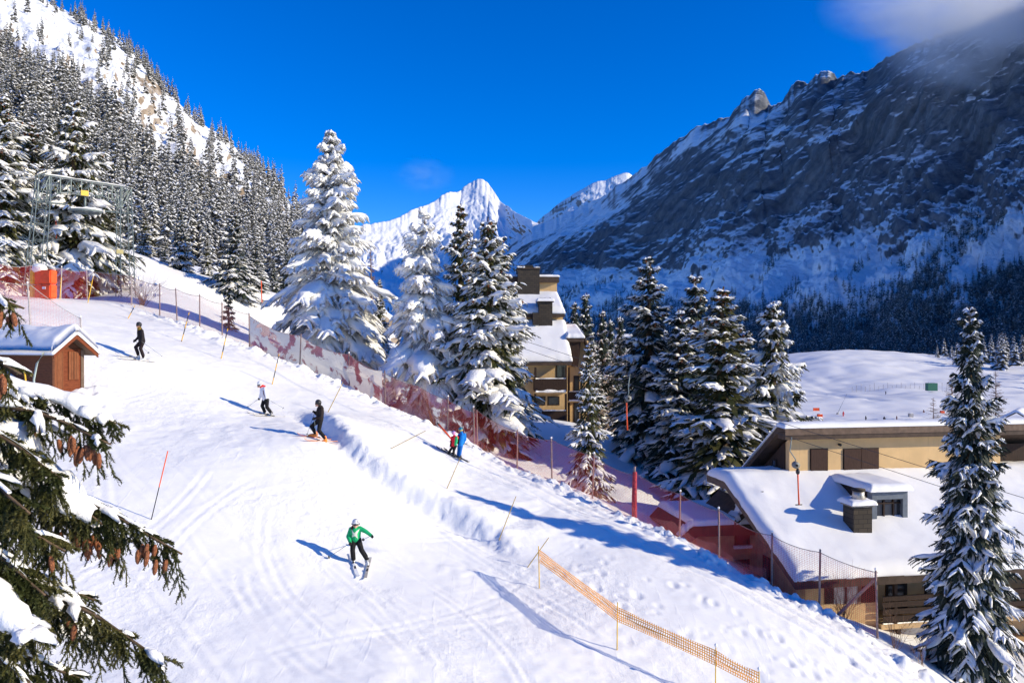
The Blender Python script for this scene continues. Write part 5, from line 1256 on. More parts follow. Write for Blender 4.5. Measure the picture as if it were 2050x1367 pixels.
far_cabin('green_container', 1858, 1877, 767, 777.5, 335, 'dark green box shed alone on the snowy meadow', 'green_box', False, 'shed', 2.5)
def chalet(px, py, Y, w, d, h, label, rz):
    a = P(px, py, Y); a[2] = gz(a[0], a[1])-.3; o = thing('far_chalet', label, 'chalet', a, rz, 'brown chalets at the right edge of the meadow')
    MB().box(-w/2,w/2,-d/2,d/2,0,h).build('wall', M['timber'], o)
    MB().prism([(-d/2-1,h-.5),(0,h+d*.32),(d/2+1,h-.5),(d/2+1,h-.8),(0,h+d*.32-.3),(-d/2-1,h-.8)], -w/2-1, w/2+1).build('roof', M['fascia'], o)
    snow_slab('roof_snow', [(-d/2-1,h-.48),(0,h+d*.32+.02),(d/2+1,h-.48)], -w/2-1, w/2+1, o, .55, 20, 24, 8, .06, .5)
    for k in range(4):
        b = MB().box(-w/2+w*(.06+.24*k),-w/2+w*(.22+.24*k),-d/2-.05,-d/2-.004,h*.3,h*.62).build('window', M['glass'], o)
chalet(2040, 800, 205, 9, 8, 5, 'higher of the two far brown chalets with snowy roofs at the right edge', .9)
chalet(2036, 838, 185, 10, 7, 3.4, 'lower of the two far brown chalets, with a long sloping snow roof', .9)
# ------------------------------------------------------------------ people
def cap_mesh(caps):
    m = MB()
    for p0, r0, p1, r1 in caps:
        p0 = np.array(p0, float); p1 = np.array(p1, float)
        m.ball(p0, r0, 10, 8); m.ball(p1, r1, 10, 8)
        if np.linalg.norm(p1-p0) > 1e-4: m.tube([p0, p1], [r0*.985, r1*.985], 10)
    return m
def blob(name, caps, mat, parent, voxel=.016, smooth=3):
    """tapered capsules fused into one continuous closed surface"""
    o = cap_mesh(caps).build(name+'_tmp', mat)
    r = o.modifiers.new('r', 'REMESH'); r.mode = 'VOXEL'; r.voxel_size = voxel; r.use_smooth_shade = True
    s = o.modifiers.new('s', 'SMOOTH'); s.iterations = smooth; s.factor = .5
    dg = bpy.context.evaluated_depsgraph_get(); me = bpy.data.meshes.new_from_object(o.evaluated_get(dg))
    me.name = name; me.materials.clear(); me.materials.append(mat)
    me.polygons.foreach_set('use_smooth', [True]*len(me.polygons))
    bpy.data.objects.remove(o); return link(name, me, parent)
def cloth(name, col, var=.15): return plain(name, col, .75, .2, 0, var, 9, .45, 30)
def skier(label, zoom, scale, feet_px, J, look, jacket, trousers, boots, helmet, extra=None, kid=1., glove=None, thick=1.):
    """J: joints as (zoom x, zoom y, metres in depth). zoom/scale describe the crop the joints were read from"""
    fx, fy = feet_px; px0 = zoom[0]+fx/scale; py0 = zoom[1]+fy/scale
    g = gp(px0, py0); k = g[1]/F/scale
    def j(n):
        x, y, d = J[n]; return np.array([(x-fx)*k, d, (fy-y)*k-.02])
    ht = (fy-J['head'][1])*k
    s = kid*thick
    root_caps = []
    nk, hd, ch, pv = j('neck'), j('head'), j('chest'), j('pelvis')
    sl, sr, el, er, hl, hr = [j(n) for n in ('sl','sr','el','er','hl','hr')]
    pl, pr, kl, kr, al, ar = [j(n) for n in ('pl','pr','kl','kr','al','ar')]
    hs = .105*s
    body = [(hd, hs*.92, hd-[0,0,.05*s], hs*.80), (nk+[0,0,.02], .055*s, hd-[0,0,.06*s], .055*s), (pv, .12*s, ch, .13*s), (ch, .13*s, nk-[0,0,.05*s], .08*s),
            (sl, .05*s, el, .042*s), (el, .042*s, hl, .032*s), (sr, .05*s, er, .042*s), (er, .042*s, hr, .032*s),
            (pl, .085*s, kl, .06*s), (kl, .06*s, al, .045*s), (pr, .085*s, kr, .06*s), (kr, .06*s, ar, .045*s)]
    lk = np.array(look, float); lk /= np.linalg.norm(lk); sd = np.cross(lk, [0,0,1.]); sd /= np.linalg.norm(sd)
    nose = hd+lk*hs*.93-[0,0,.035*s]
    body += [(nose, .017*s, nose+[0,0,.03*s]-lk*.006, .012*s), (hd+lk*hs*.80-[0,0,.085*s], .030*s, hd+lk*hs*.72-[0,0,.10*s], .028*s), (hd+lk*hs*.88-[0,0,.062*s]-sd*.016*s, .010*s, hd+lk*hs*.88-[0,0,.062*s]+sd*.016*s, .010*s)]
    for q in (-1, 1): body.append((hd+sd*q*hs*.9-[0,0,.02*s], .022*s, hd+sd*q*hs*.9-[0,0,.05*s], .016*s))
    p = blob('person', body, M['skin'], None, .014, 2); p.location = g; tag(p, label, 'person')
    mid = (ch+pv)/2
    jc = [(pv+[0,0,.03*s], .165*s, mid, .165*s), (mid, .165*s, ch, .172*s), (ch, .168*s, nk-[0,0,.06*s], .105*s), (nk-[0,0,.05*s], .095*s, nk+[0,0,.015*s], .085*s), (sl, .085*s, sr, .085*s),
          (sl, .088*s, el, .072*s), (el, .072*s, hl, .055*s), (sr, .088*s, er, .072*s), (er, .072*s, hr, .055*s),
          (ch+(sl-ch)*.55, .115*s, pv+(pl-pv)*.7+[0,0,.08*s], .115*s), (ch+(sr-ch)*.55, .115*s, pv+(pr-pv)*.7+[0,0,.08*s], .115*s), (nk-lk*.06*s-[0,0,.02], .075*s, nk-lk*.09*s-[0,0,.10*s], .085*s)]
    jk = blob('jacket', jc, jacket, p, .016, 3)
    tc = [(pl, .118*s, pr, .118*s), (pl, .115*s, kl, .085*s), (kl, .088*s, al+[0,0,.02], .082*s), (pr, .115*s, kr, .085*s), (kr, .088*s, ar+[0,0,.02], .082*s), (pv, .13*s, (pl+pr)/2, .12*s)]
    blob('trousers', tc, trousers, p, .016, 2)
    for a, t in ((al, j('tl')), (ar, j('tr'))):
        t = t+[0,0,.055*s]; d = t-a; d[2] = 0; d /= np.linalg.norm(d)+1e-6; ft = t
        heel = np.array([a[0], a[1], t[2]])-d*.05*s
        b = blob('boot', [(a+[0,0,.05*s], .075*s, heel+[0,0,.07*s], .068*s), (heel, .055*s, t, .048*s), (heel+[0,0,.06*s], .062*s, t-d*.06*s+[0,0,.03*s], .05*s)], boots, p, .014, 1)
        m = MB()
        for f in (.35, .62): 
            c = heel*(1-f)+t*f+[0,0,.045*s]; sx = np.cross(d, [0,0,1.]); m.tube([c-sx*.062*s, c+[0,0,.035*s], c+sx*.062*s], .012*s, 5)
        m.build('buckle', M['black_gloss'], b)
    # gloves with fingers closed round the grip
    gm = glove or M['black']
    for h, e in ((hl, el), (hr, er)):
        d = (h-e)/np.linalg.norm(h-e); ax = np.cross(d, [0,0,1.]); ax /= np.linalg.norm(ax)+1e-6; up = np.cross(ax, d)
        caps = [(h-d*.05*s, .046*s, h+d*.035*s, .045*s)]
        for q, L in zip((-1.5,-.5,.5,1.5), (.055,.064,.060,.048)):
            b0 = h+d*.055*s+up*q*.022*s; b1 = b0+d*L*.55*s+ax*.028*s; b2 = b1+ax*.030*s-d*.038*s; caps += [(b0, .0145*s, b1, .0135*s), (b1, .0135*s, b2, .0125*s)]
        t0 = h-d*.005*s+up*.04*s+ax*.01*s; caps += [(t0, .017*s, t0+d*.045*s+ax*.03*s, .015*s), (t0+d*.045*s+ax*.03*s, .015*s, t0+d*.06*s+ax*.06*s-up*.02*s, .013*s)]
        blob('glove', caps, gm, p, .009, 1)
    # helmet and goggles
    hc = hd+[0,0,.035*s]-lk*.012*s
    he = blob('helmet', [(hc+[0,0,.012*s], .130*s, hc-lk*.02*s, .128*s), (hc-lk*.045*s-[0,0,.07*s], .092*s, hc-lk*.03*s, .12*s)]+[(hc+sd*q*.098*s-[0,0,.03*s], .035*s, hc+sd*q*.088*s-[0,0,.095*s]-lk*.01, .03*s) for q in (-1,1)], helmet, p, .013, 2)
    gc = hd+lk*hs*.80+[0,0,.005*s]
    ob = cap_mesh([(gc-sd*.055*s-lk*.02*s, .036*s, gc, .042*s), (gc+sd*.055*s-lk*.02*s, .036*s, gc, .042*s)]).build('goggles', M['black_gloss'], p, True)
    MB().tube([hc+lk*.01-[0,0,.03*s]+ (sd*math.cos(t)+lk*math.sin(t))*.134*s for t in np.linspace(.6, -3.74, 14)], .014*s, 5).build('goggle_strap', M['black'], he)
    if extra: extra(p, j, s, jk, lk, sd, k)
    return p, g, k, j
def zpx(zoom, scale, x, y): return zoom[0]+x/scale, zoom[1]+y/scale
def ski(a, b, label, group, mat, at=None, width=.085, lift=0.):
    """a ski lying on the snow from its tail point to its tip point (world points)"""
    a = np.array(a, float); b = np.array(b, float); n = 15; L = np.linalg.norm(b-a); d = (b-a)/L; sd = np.cross(d, [0,0,1.]); sd /= np.linalg.norm(sd); up = np.cross(sd, d)
    V = []; 
    for i in range(n):
        f = i/(n-1); w = width/2*(1+.35*(2*abs(f-.47))**2)*(1 if f < .93 else max(.25, (1-f)/.07)); lf = .0
        if f > .86: lf = ((f-.86)/.14)**1.8*.075
        if f < .06: lf = (1-f/.06)**2*.02
        c = (a-a)+d*L*f+up*(lf+.022)
        for q, z in ((-1,0),(1,0),(1,.016),(-1,.016)): V.append(c+sd*w*q+up*z)
    idx = np.arange(n*4).reshape(n, 4); Q = np.stack([idx[:-1], np.roll(idx[:-1],-1,1), np.roll(idx[1:],-1,1), idx[1:]], -1).reshape(-1,4)
    Q = np.concatenate([Q, idx[0][None], idx[-1][None,::-1]])
    o = link('ski', mesh_np('ski', np.array(V), Q, mats=[mat])); o.location = a+[0,0,lift]; tag(o, label, 'ski', group)
    m = MB(); c0 = d*L*.40+up*.04; 
    for s_, l in ((-.14,.07),(.20,.06)): 
        c = d*(L*.46+s_)+up*.052; m.tube([c-d*l, c+d*l], .03, 6)
    m.build('binding', M['black_gloss'], o); return o
def ski_at(center, heading, L, label, group, mat, fr=.46, width=.085, lift=0., tilt=None):
    """ski under a boot: centre on the snow, horizontal heading, following the slope"""
    h = np.array([math.cos(heading), math.sin(heading)]); c = np.array(center, float)
    a = np.array([c[0]-h[0]*L*fr, c[1]-h[1]*L*fr, 0]); b = np.array([c[0]+h[0]*L*(1-fr), c[1]+h[1]*L*(1-fr), 0])
    zc = c[2]; za, zb = gz(a[0], a[1]), gz(b[0], b[1]); zm = za+(zb-za)*fr; a[2] = za-zm+zc+.005; b[2] = zb-zm+zc+.005
    return ski(a, b, label, group, mat, width=width, lift=lift)
def ski_pole(h, tip, label, group, col='metal'):
    h = np.array(h, float); tip = np.array(tip, float); d = (tip-h)/np.linalg.norm(tip-h); o = thing('ski_pole', label, 'ski pole', h, 0, group)
    MB().tube([-d*.03, tip-h], [.010, .007], 6).build('shaft', M[col], o)
    MB().tube([-d*.09, d*.07], [.017, .016], 7).build('grip', M['black_gloss'], o)
    c = tip-h-d*.06; MB().tube([c, c+d*.012], [.052, .045], 10).build('basket', M['black_gloss'], o); return o
M['ski_white'] = plain('white_ski', (.80,.80,.80), .35, .5, 0, .06, 5); M['ski_dark'] = plain('dark_ski', (.06,.06,.065), .4, .5, 0, .2, 5); M['ski_orange'] = plain('orange_ski', (.85,.28,.08), .4, .5, 0, .25, 3)
M['ski_grey'] = plain('pale_ski', (.50,.46,.40), .4, .5, 0, .2, 5)
def m_helmet(name, a, b, sc, thr=.58):
    t = NT(name); c = t.coord(); return t.done(t.bsdf(t.mix(t.ramp(t.noise(c, sc, 2), thr, thr+.05), a, b), .35, None, .5))
M['boot_white'] = plain('white_boot', (.72,.72,.72), .4, .4, 0, .1, 8); M['boot_orange'] = plain('orange_boot', (.90,.24,.03), .4, .4, 0, .12, 8); M['boot_grey'] = plain('grey_boot', (.36,.35,.33), .4, .4, 0, .2, 8)

# -- green jacket skier
Z = (550,1010); S = 8.2
green = cloth('green_jacket', (.012,.40,.14))
def star(p, j, s, jk, lk, sd, k):
    bm = bmesh.new(); bm.from_mesh(jk.data); tree = BVHTree.FromBMesh(bm)
    c = j('chest')*.45+j('pelvis')*.55+np.array([.015,0,.07]); arms = [(-.165,.23),(.21,.235),(.07,-.15),(-.10,-.115)]
    pts = []; 
    n = 22
    order = [(-.125,.205),(-.02,.055),(.165,.205),(.075,.02),(.085,-.145),(.0,-.055),(-.115,-.10),(-.07,.02)]
    poly = np.array(order); V = []; Fs = []
    g = np.linspace(-.25,.26,46)
    def inside(x, y):
        r = False; n_ = len(poly)
        for a in range(n_):
            x1,y1 = poly[a]; x2,y2 = poly[(a+1)%n_]
            if (y1>y) != (y2>y) and x < (x2-x1)*(y-y1)/(y2-y1)+x1: r = not r
        return r
    idx = {}
    def vert(a, b):
        if (a,b) in idx: return idx[(a,b)]
        q = c+np.array([g[a],0,g[b]]); hit = tree.ray_cast(Vector((q[0],-2,q[2])), Vector((0,1,0)))
        z = hit[0] if hit[0] is not None else Vector((q[0], c[1]-.16, q[2]))
        V.append((q[0], z.y-.007, q[2])); idx[(a,b)] = len(V)-1; return idx[(a,b)]
    for a in range(45):
        for b in range(45):
            if inside((g[a]+g[a+1])/2, (g[b]+g[b+1])/2): Fs.append((vert(a,b),vert(a+1,b),vert(a+1,b+1),vert(a,b+1)))
    bm.free(); MB().add(V, Fs).build('star_print', plain('cream_print', (.66,.68,.56), .7), jk, True)
    MB().tube([j('neck')+[-.075,-.055,.05], j('neck')+[-.095,-.10,-.03], j('chest')+[-.10,-.15,.10]], [.035,.035,.02], 7).build('hair', plain('brown_hair', (.07,.03,.018), .6, .3, 0, .3, 30), p, True)
JG = dict(head=(1340,292,-.10), neck=(1325,352,-.04), chest=(1325,420,-.02), pelvis=(1325,555,.05), sl=(1255,392,0), sr=(1402,378,-.02), el=(1212,505,-.05), hl=(1265,585,-.22), er=(1500,420,-.06), hr=(1598,482,-.12),
          pl=(1290,570,.05), pr=(1365,565,.05), kl=(1290,722,-.12), al=(1292,880,0), tl=(1316,985,-.16), kr=(1432,722,-.08), ar=(1508,878,.02), tr=(1543,970,-.13))
pg, gg_, kg, jg = skier('skier in a green jacket with a cream star, turning towards the camera in the foreground', Z, S, (1425,985), JG, (.12,-1,-.12), green, M['black'], M['boot_white'], m_helmet('patterned_white_helmet', (.70,.70,.72), (.16,.13,.20), 14), star)
for n, hd_ in (('tl', -1.20), ('tr', -1.50)):
    q = gg_+jg(n); q[2] = gz(q[0], q[1]); ski_at(q+[0,0,.0], hd_, 1.62, 'white ski under the skier in the green jacket', 'skis of the skier in green', M['ski_white'] if n == 'tl' else M['ski_grey'], .44)
hnd = gg_+jg('hl'); t = gp(*zpx(Z,S,868,872)); ski_pole(hnd, hnd+(t-hnd)/np.linalg.norm(t-hnd)*min(1.25, np.linalg.norm(t-hnd)), 'ski pole trailing behind the right hand of the skier in green', 'poles of the skier in green')
hnd = gg_+jg('hr'); t = P(*zpx(Z,S,1447,573), hnd[1]+1.05); ski_pole(hnd, t, 'short-looking ski pole pointing back from the outstretched hand of the skier in green', 'poles of the skier in green')
# thrown-up snow behind the green skier
t = NT('powder'); c = t.coord('Object'); r = t.n('ShaderNodeVectorMath', operation='LENGTH', i_0=c).outputs[1]
vol = t.n('ShaderNodeVolumePrincipled', i_Color=(.99,.99,.99)); t.put(vol, 'Density', t.math('MULTIPLY', t.ramp(r, 1.0, .15), t.math('MULTIPLY', t.ramp(t.noise(c, 1.6, 4), .38, .72), 1.1))); vol.inputs['Anisotropy'].default_value = .3
t.t.links.new(vol.outputs[0], t.out.inputs['Volume'])
q = gp(*zpx(Z,S,1760,900)); o = MB().ball((0,0,0), 1, 20, 14).build('snow_spray', t.m); o.location = q+[.05,.45,.55]; o.scale = (.75,.8,.95); tag(o, 'faint spray of powder snow thrown up behind the skier in green', 'snow spray', kind='stuff')

# -- black skier with orange boots
Z = (470,740); S = 8.04
JB = dict(head=(1338,535,0), neck=(1372,590,0), chest=(1375,660,.02), pelvis=(1365,800,.04), sl=(1340,620,.16), sr=(1410,622,-.15), el=(1305,715,.20), hl=(1275,682,.12), er=(1410,735,-.20), hr=(1292,775,-.16),
          pl=(1345,810,.11), pr=(1385,810,-.06), kl=(1228,905,.10), al=(1288,1022,.12), tl=(1180,1078,.13), kr=(1362,965,-.08), ar=(1455,1090,-.06), tr=(1395,1170,-.10))
pb, gb_, kb, jb = skier('skier all in black with bright orange boots, standing side-on with hands at the waist', Z, S, (1400,1150), JB, (-1,-.25,-.15), cloth('black_jacket', (.022,.015,.014)), M['black'], M['boot_orange'], M['black_gloss'])
q = gb_+jb('tl'); ski_at([q[0]+.08,q[1],q[2]-.02], 3.75, 1.55, 'raised orange ski of the skier in black with orange boots', 'skis of the skier with orange boots', M['ski_orange'], .6)
q = gb_+jb('tr'); q[2] = gz(q[0],q[1]); ski_at(q, 3.95, 1.65, 'orange ski flat on the snow under the skier with orange boots', 'skis of the skier with orange boots', M['ski_orange'], .5)
h_ = gb_+jb('hl'); t = P(*zpx(Z,S,1160,1055), h_[1]+.05); ski_pole(h_, t, 'ski pole planted ahead of the skier with orange boots', 'poles of the skier with orange boots')
h_ = gb_+jb('hr'); t = P(*zpx(Z,S,1345,1245), h_[1]-.15); ski_pole(h_, t, 'ski pole held upright before the knees of the skier with orange boots', 'poles of the skier with orange boots')

# -- white jacket skier
def scarf_red(p, j, s, jk, lk, sd, k):
    blob('scarf', [(j('neck')+[.03,0,.03], .085*s, j('neck')+[-.03,-.02,.0], .085*s), (j('neck')+[.06,.0,.0], .06, j('neck')+[.12,.02,.03], .05)], cloth('red_scarf', (.62,.03,.03)), p, .014, 2)
    a = j('chest')*.65+j('sr')*.35; b = j('pelvis')*.7+j('hr')*.3
    blob('side_panel', [(a+[.03,-.125,.0], .045, (a+b)/2+[.035,-.15,.02], .055), ((a+b)/2+[.035,-.15,.02], .055, b+[.0,-.125,.12], .03)], cloth('dark_red_panel', (.10,.012,.02)), jk, .012, 2)
JW = dict(head=(402,232,-.02), neck=(440,270,0), chest=(458,340,.02), pelvis=(492,465,.05), sl=(418,300,.14), sr=(500,295,-.14), el=(400,380,.24), hl=(380,455,.18), er=(522,375,-.22), hr=(532,448,-.22),
          pl=(468,480,.10), pr=(522,478,-.04), kl=(440,572,.02), al=(472,668,.08), tl=(505,745,-.05), kr=(530,592,-.12), ar=(592,690,-.04), tr=(610,728,-.20))
pw_, gw, kw_, jw = skier('skier in a white jacket with a red scarf and white helmet, crouching in a turn', Z, S, (545,735), JW, (-.75,-.45,-.45), cloth('white_jacket', (.80,.79,.82), .05), M['black'], M['boot_grey'], M['white_shell'], scarf_red)
for n, dx in (('tl', -.02), ('tr', .0)):
    q = gw+jw(n); q[2] = gz(q[0],q[1]); ski_at(q, 3.78, 1.6, 'pale ski with a dark tip under the skier in the white jacket', 'skis of the skier in white', M['ski_grey'], .42)
h_ = gw+jw('hl'); t = P(*zpx(Z,S,200,605), h_[1]-.25); ski_pole(h_, t, 'ski pole stretched forward by the skier in the white jacket', 'poles of the skier in white')
h_ = gw+jw('hr'); t = P(*zpx(Z,S,795,625), h_[1]+.35); ski_pole(h_, t, 'ski pole trailing behind the skier in the white jacket', 'poles of the skier in white')

# -- topmost skier in black
Z = (220,600); S = 7.885
def scarf_olive(p, j, s, jk, lk, sd, k):
    blob('scarf', [(j('neck')+[.0,0,.03], .095*s, j('neck')+[0,-.01,-.05], .11*s)], cloth('olive_scarf', (.20,.12,.02)), p, .014, 2)
JT = dict(head=(455,398,0), neck=(468,450,0), chest=(485,525,.0), pelvis=(500,655,.05), sl=(440,490,.12), sr=(528,490,-.14), el=(425,585,.20), hl=(382,640,.10), er=(545,580,-.20), hr=(535,650,-.24),
          pl=(475,665,.10), pr=(522,665,-.04), kl=(402,742,.04), al=(440,868,.08), tl=(405,935,.05), kr=(500,762,-.10), ar=(542,902,-.05), tr=(500,960,-.12))
pt_, gt, kt, jt = skier('topmost skier in black with an olive scarf, gliding near the wooden hut', Z, S, (480,950), JT, (-.55,-.8,-.2), cloth('black_ski_jacket', (.018,.015,.018)), cloth('maroon_trousers', (.020,.012,.014)), M['boot_white'], M['black_gloss'], scarf_olive)
for n in ('tl', 'tr'):
    q = gt+jt(n); q[2] = gz(q[0],q[1]); ski_at(q, 3.75, 1.65, 'pale ski under the topmost skier near the hut', 'skis of the topmost skier', M['ski_grey'], .42)
h_ = gt+jt('hr'); t = P(*zpx(Z,S,835,895), h_[1]+.35); ski_pole(h_, t, 'longer-looking ski pole trailing behind the topmost skier', 'poles of the topmost skier')
h_ = gt+jt('hl'); t = P(*zpx(Z,S,622,845), h_[1]+.75); ski_pole(h_, t, 'farther ski pole half hidden behind the topmost skier', 'poles of the topmost skier')

# -- the towed pair seen from behind
Z = (770,820); S = 8.04
JC = dict(head=(1222,318,-.0), neck=(1240,362,0), chest=(1243,425,0), pelvis=(1222,560,0), sl=(1198,400,.02), sr=(1290,392,0), el=(1180,480,.12), hl=(1172,500,.28), er=(1300,470,.03), hr=(1268,535,.10),
          pl=(1200,580,.05), pr=(1232,580,-.04), kl=(1190,655,.06), al=(1180,725,.06), tl=(1150,765,.08), kr=(1222,655,-.04), ar=(1212,735,-.04), tr=(1185,770,0))
M['teal'] = m_helmet('teal_helmet', (.02,.20,.28), (.05,.34,.30), 6)
def blue_bits(p, j, s, jk, lk, sd, k):
    MB().tube([j('head')+[-.11,-.05,-.01], j('head')+[0,-.135,-.02], j('head')+[.11,-.05,.0]], .028, 6).build('goggle_band', M['yellow'], p, True)
    blob('back_panel', [(j('sl')+[.02,-.07,-.05], .06, j('pelvis')+[-.11,-.13,.10], .05)], M['black'], jk, .012, 2)
pc, gc_, kc, jc_ = skier('taller of the towed pair, from behind, in bright blue ski suit and teal helmet', Z, S, (1195,768), JC, (-.35,.9,.05), cloth('blue_jacket', (.012,.20,.62)), cloth('blue_trousers', (.010,.14,.50)), M['ski_dark'], M['teal'], blue_bits, kid=.86)
JD = dict(head=(1112,372,0), neck=(1122,410,0), chest=(1128,455,0), pelvis=(1120,565,.0), sl=(1085,438,.02), sr=(1172,435,0), el=(1075,510,-.04), hl=(1062,585,-.06), er=(1180,500,.10), hr=(1170,520,.26),
          pl=(1100,575,.04), pr=(1140,575,-.03), kl=(1052,650,.04), al=(1035,705,.04), tl=(1000,735,.06), kr=(1112,652,-.04), ar=(1115,712,-.04), tr=(1080,745,0))
M['pink_helmet'] = m_helmet('pink_blue_helmet', (.70,.28,.50), (.10,.22,.60), 7, .5)
def green_panel(p, j, s, jk, lk, sd, k):
    c = j('chest')*.6+j('sr')*.4
    blob('green_panel', [(c+[.03,-.09,.02], .075, c+[.03,-.10,-.14], .08), (c+[.03,-.10,-.14], .08, j('pelvis')+[.07,-.09,.05], .07)], cloth('green_panel', (.02,.38,.14)), jk, .012, 2)
    blob('sleeve', [(j('sl')+[0,0,0], .082*s, j('el'), .072*s), (j('el'), .072*s, j('hl')+[0,0,.03], .06*s)], M['black'], jk, .013, 1)
pd_, gd, kd, jd = skier('smaller of the towed pair, from behind, in red and green jacket and pink helmet', Z, S, (1090,742), JD, (-.35,.9,.05), cloth('red_jacket', (.68,.02,.035)), M['black'], M['ski_dark'], M['pink_helmet'], green_panel, kid=.74, glove=M['white_shell'])
for base, jj, lab, grp, n_ in ((gc_, jc_, 'dark ski under the taller of the towed pair', 'skis of the towed skier in blue', 1.35), (gd, jd, 'dark ski under the smaller of the towed pair', 'skis of the towed skier in red and green', 1.15)):
    for n in ('tl', 'tr'):
        q = base+jj(n); q[2] = gz(q[0],q[1]); ski_at(q, 2.72, n_, lab, grp, M['ski_dark'], .45, .075)
for k_, (ex, ey) in enumerate([(1440,590),(1425,615)]):
    h_ = gc_+jc_('hr'); t = P(*zpx(Z,S,ex,ey), h_[1]-.05+.12*k_); ski_pole(h_+[0,.03*k_,0], t, 'thin dark ski pole held back by the towed skier in blue', 'poles of the towed skier in blue', 'black_gloss')
a = P(*zpx(Z,S,870,235), gc_[1]+.7); b = P(*zpx(Z,S,1120,520), gc_[1]+.22)
o = thing('tow_bar', 'orange tow bar pulling the pair of skiers in blue and red', 'tow bar', b)
MB().tube([(0,0,0), (a-b)*.5, a-b], [.035,.05,.05], 8).build('shaft', M['orange'], o, True)
MB().tube([a-b, (a-b)*1.09], [.07,.03], 8).build('clamp', M['black_gloss'], o, True)
dd = np.array([.16,-.06,-.02]); MB().tube([-dd*1.3, dd*1.3], .035, 7).build('crossbar', M['black_gloss'], o, True)
px_ = CX+F*a[0]/a[1]-150; top_ = ray_pt(px_, np.polyval(ZB, px_), inv_depth(px_)); 
MB().tube([(a-b)*1.08, top_-b], .008, 4).build('tow_rope', M['rope'], o)

# -- tiny skiers far off on the meadow (one simple figure, copied)
caps = [((0,0,1.62),.115,(0,0,1.56),.10),((0,0,1.4),.17,(0,0,.95),.16),((-.22,0,1.38),.07,(-.3,-.1,.95),.055),((.22,0,1.38),.07,(.3,-.1,.95),.055),((-.1,0,.9),.11,(-.13,0,.08),.08),((.1,0,.9),.11,(.13,0,.08),.08),((0,0,1.45),.09,(0,0,1.58),.07),((-.13,.0,.05),.06,(-.13,-.2,.03),.05),((.13,0,.05),.06,(.13,-.2,.03),.05)]
cols = dict(dark=(.03,.03,.035), lime=(.30,.55,.05), red=(.5,.04,.05), orange=(.75,.2,.05), brown=(.16,.06,.05))
protos = {}
for n, c in cols.items():
    me = cap_mesh(caps).build('tmp', cloth('far_'+n, c)); protos[n] = me.data; bpy.data.objects.remove(me)
for px, py, col, lab in [(1614,819,'dark','dark tiny skier beside the lime one, far left on the meadow'),(1620,819,'lime','tiny skier in lime green far left on the meadow'),(1729,807,'dark','tiny dark skier, upper of two on the trodden meadow path'),(1742,816,'dark','tiny dark skier, lower of two on the trodden meadow path'),
    (1762,812,'orange','tiny orange figure beside the trodden meadow path'),(1773,792,'dark','tiny dark figure by the thin slalom poles'),(1814,806,'dark','tiny dark skier alone right of the path, casting a long shadow'),(1849,832,'brown','tiny reddish skier beside the small grey hut on the meadow'),
    (1688,835,'red','tiny red figure low on the left of the meadow'),(1733,845,'dark','leftmost of three dark figures just above the house roof'),(1770,846,'dark','middle of three dark figures just above the house roof'),(1795,845,'brown','rightmost of three dark figures just above the house roof')]:
    g_ = ray_ground(px, py, mid_h, 130, 420)
    if g_ is None: continue
    o = link('person', protos[col], None, g_, .4*(px % 7)); o.scale = (1.15,)*3; tag(o, lab, 'person', 'tiny skiers far off on the meadow')
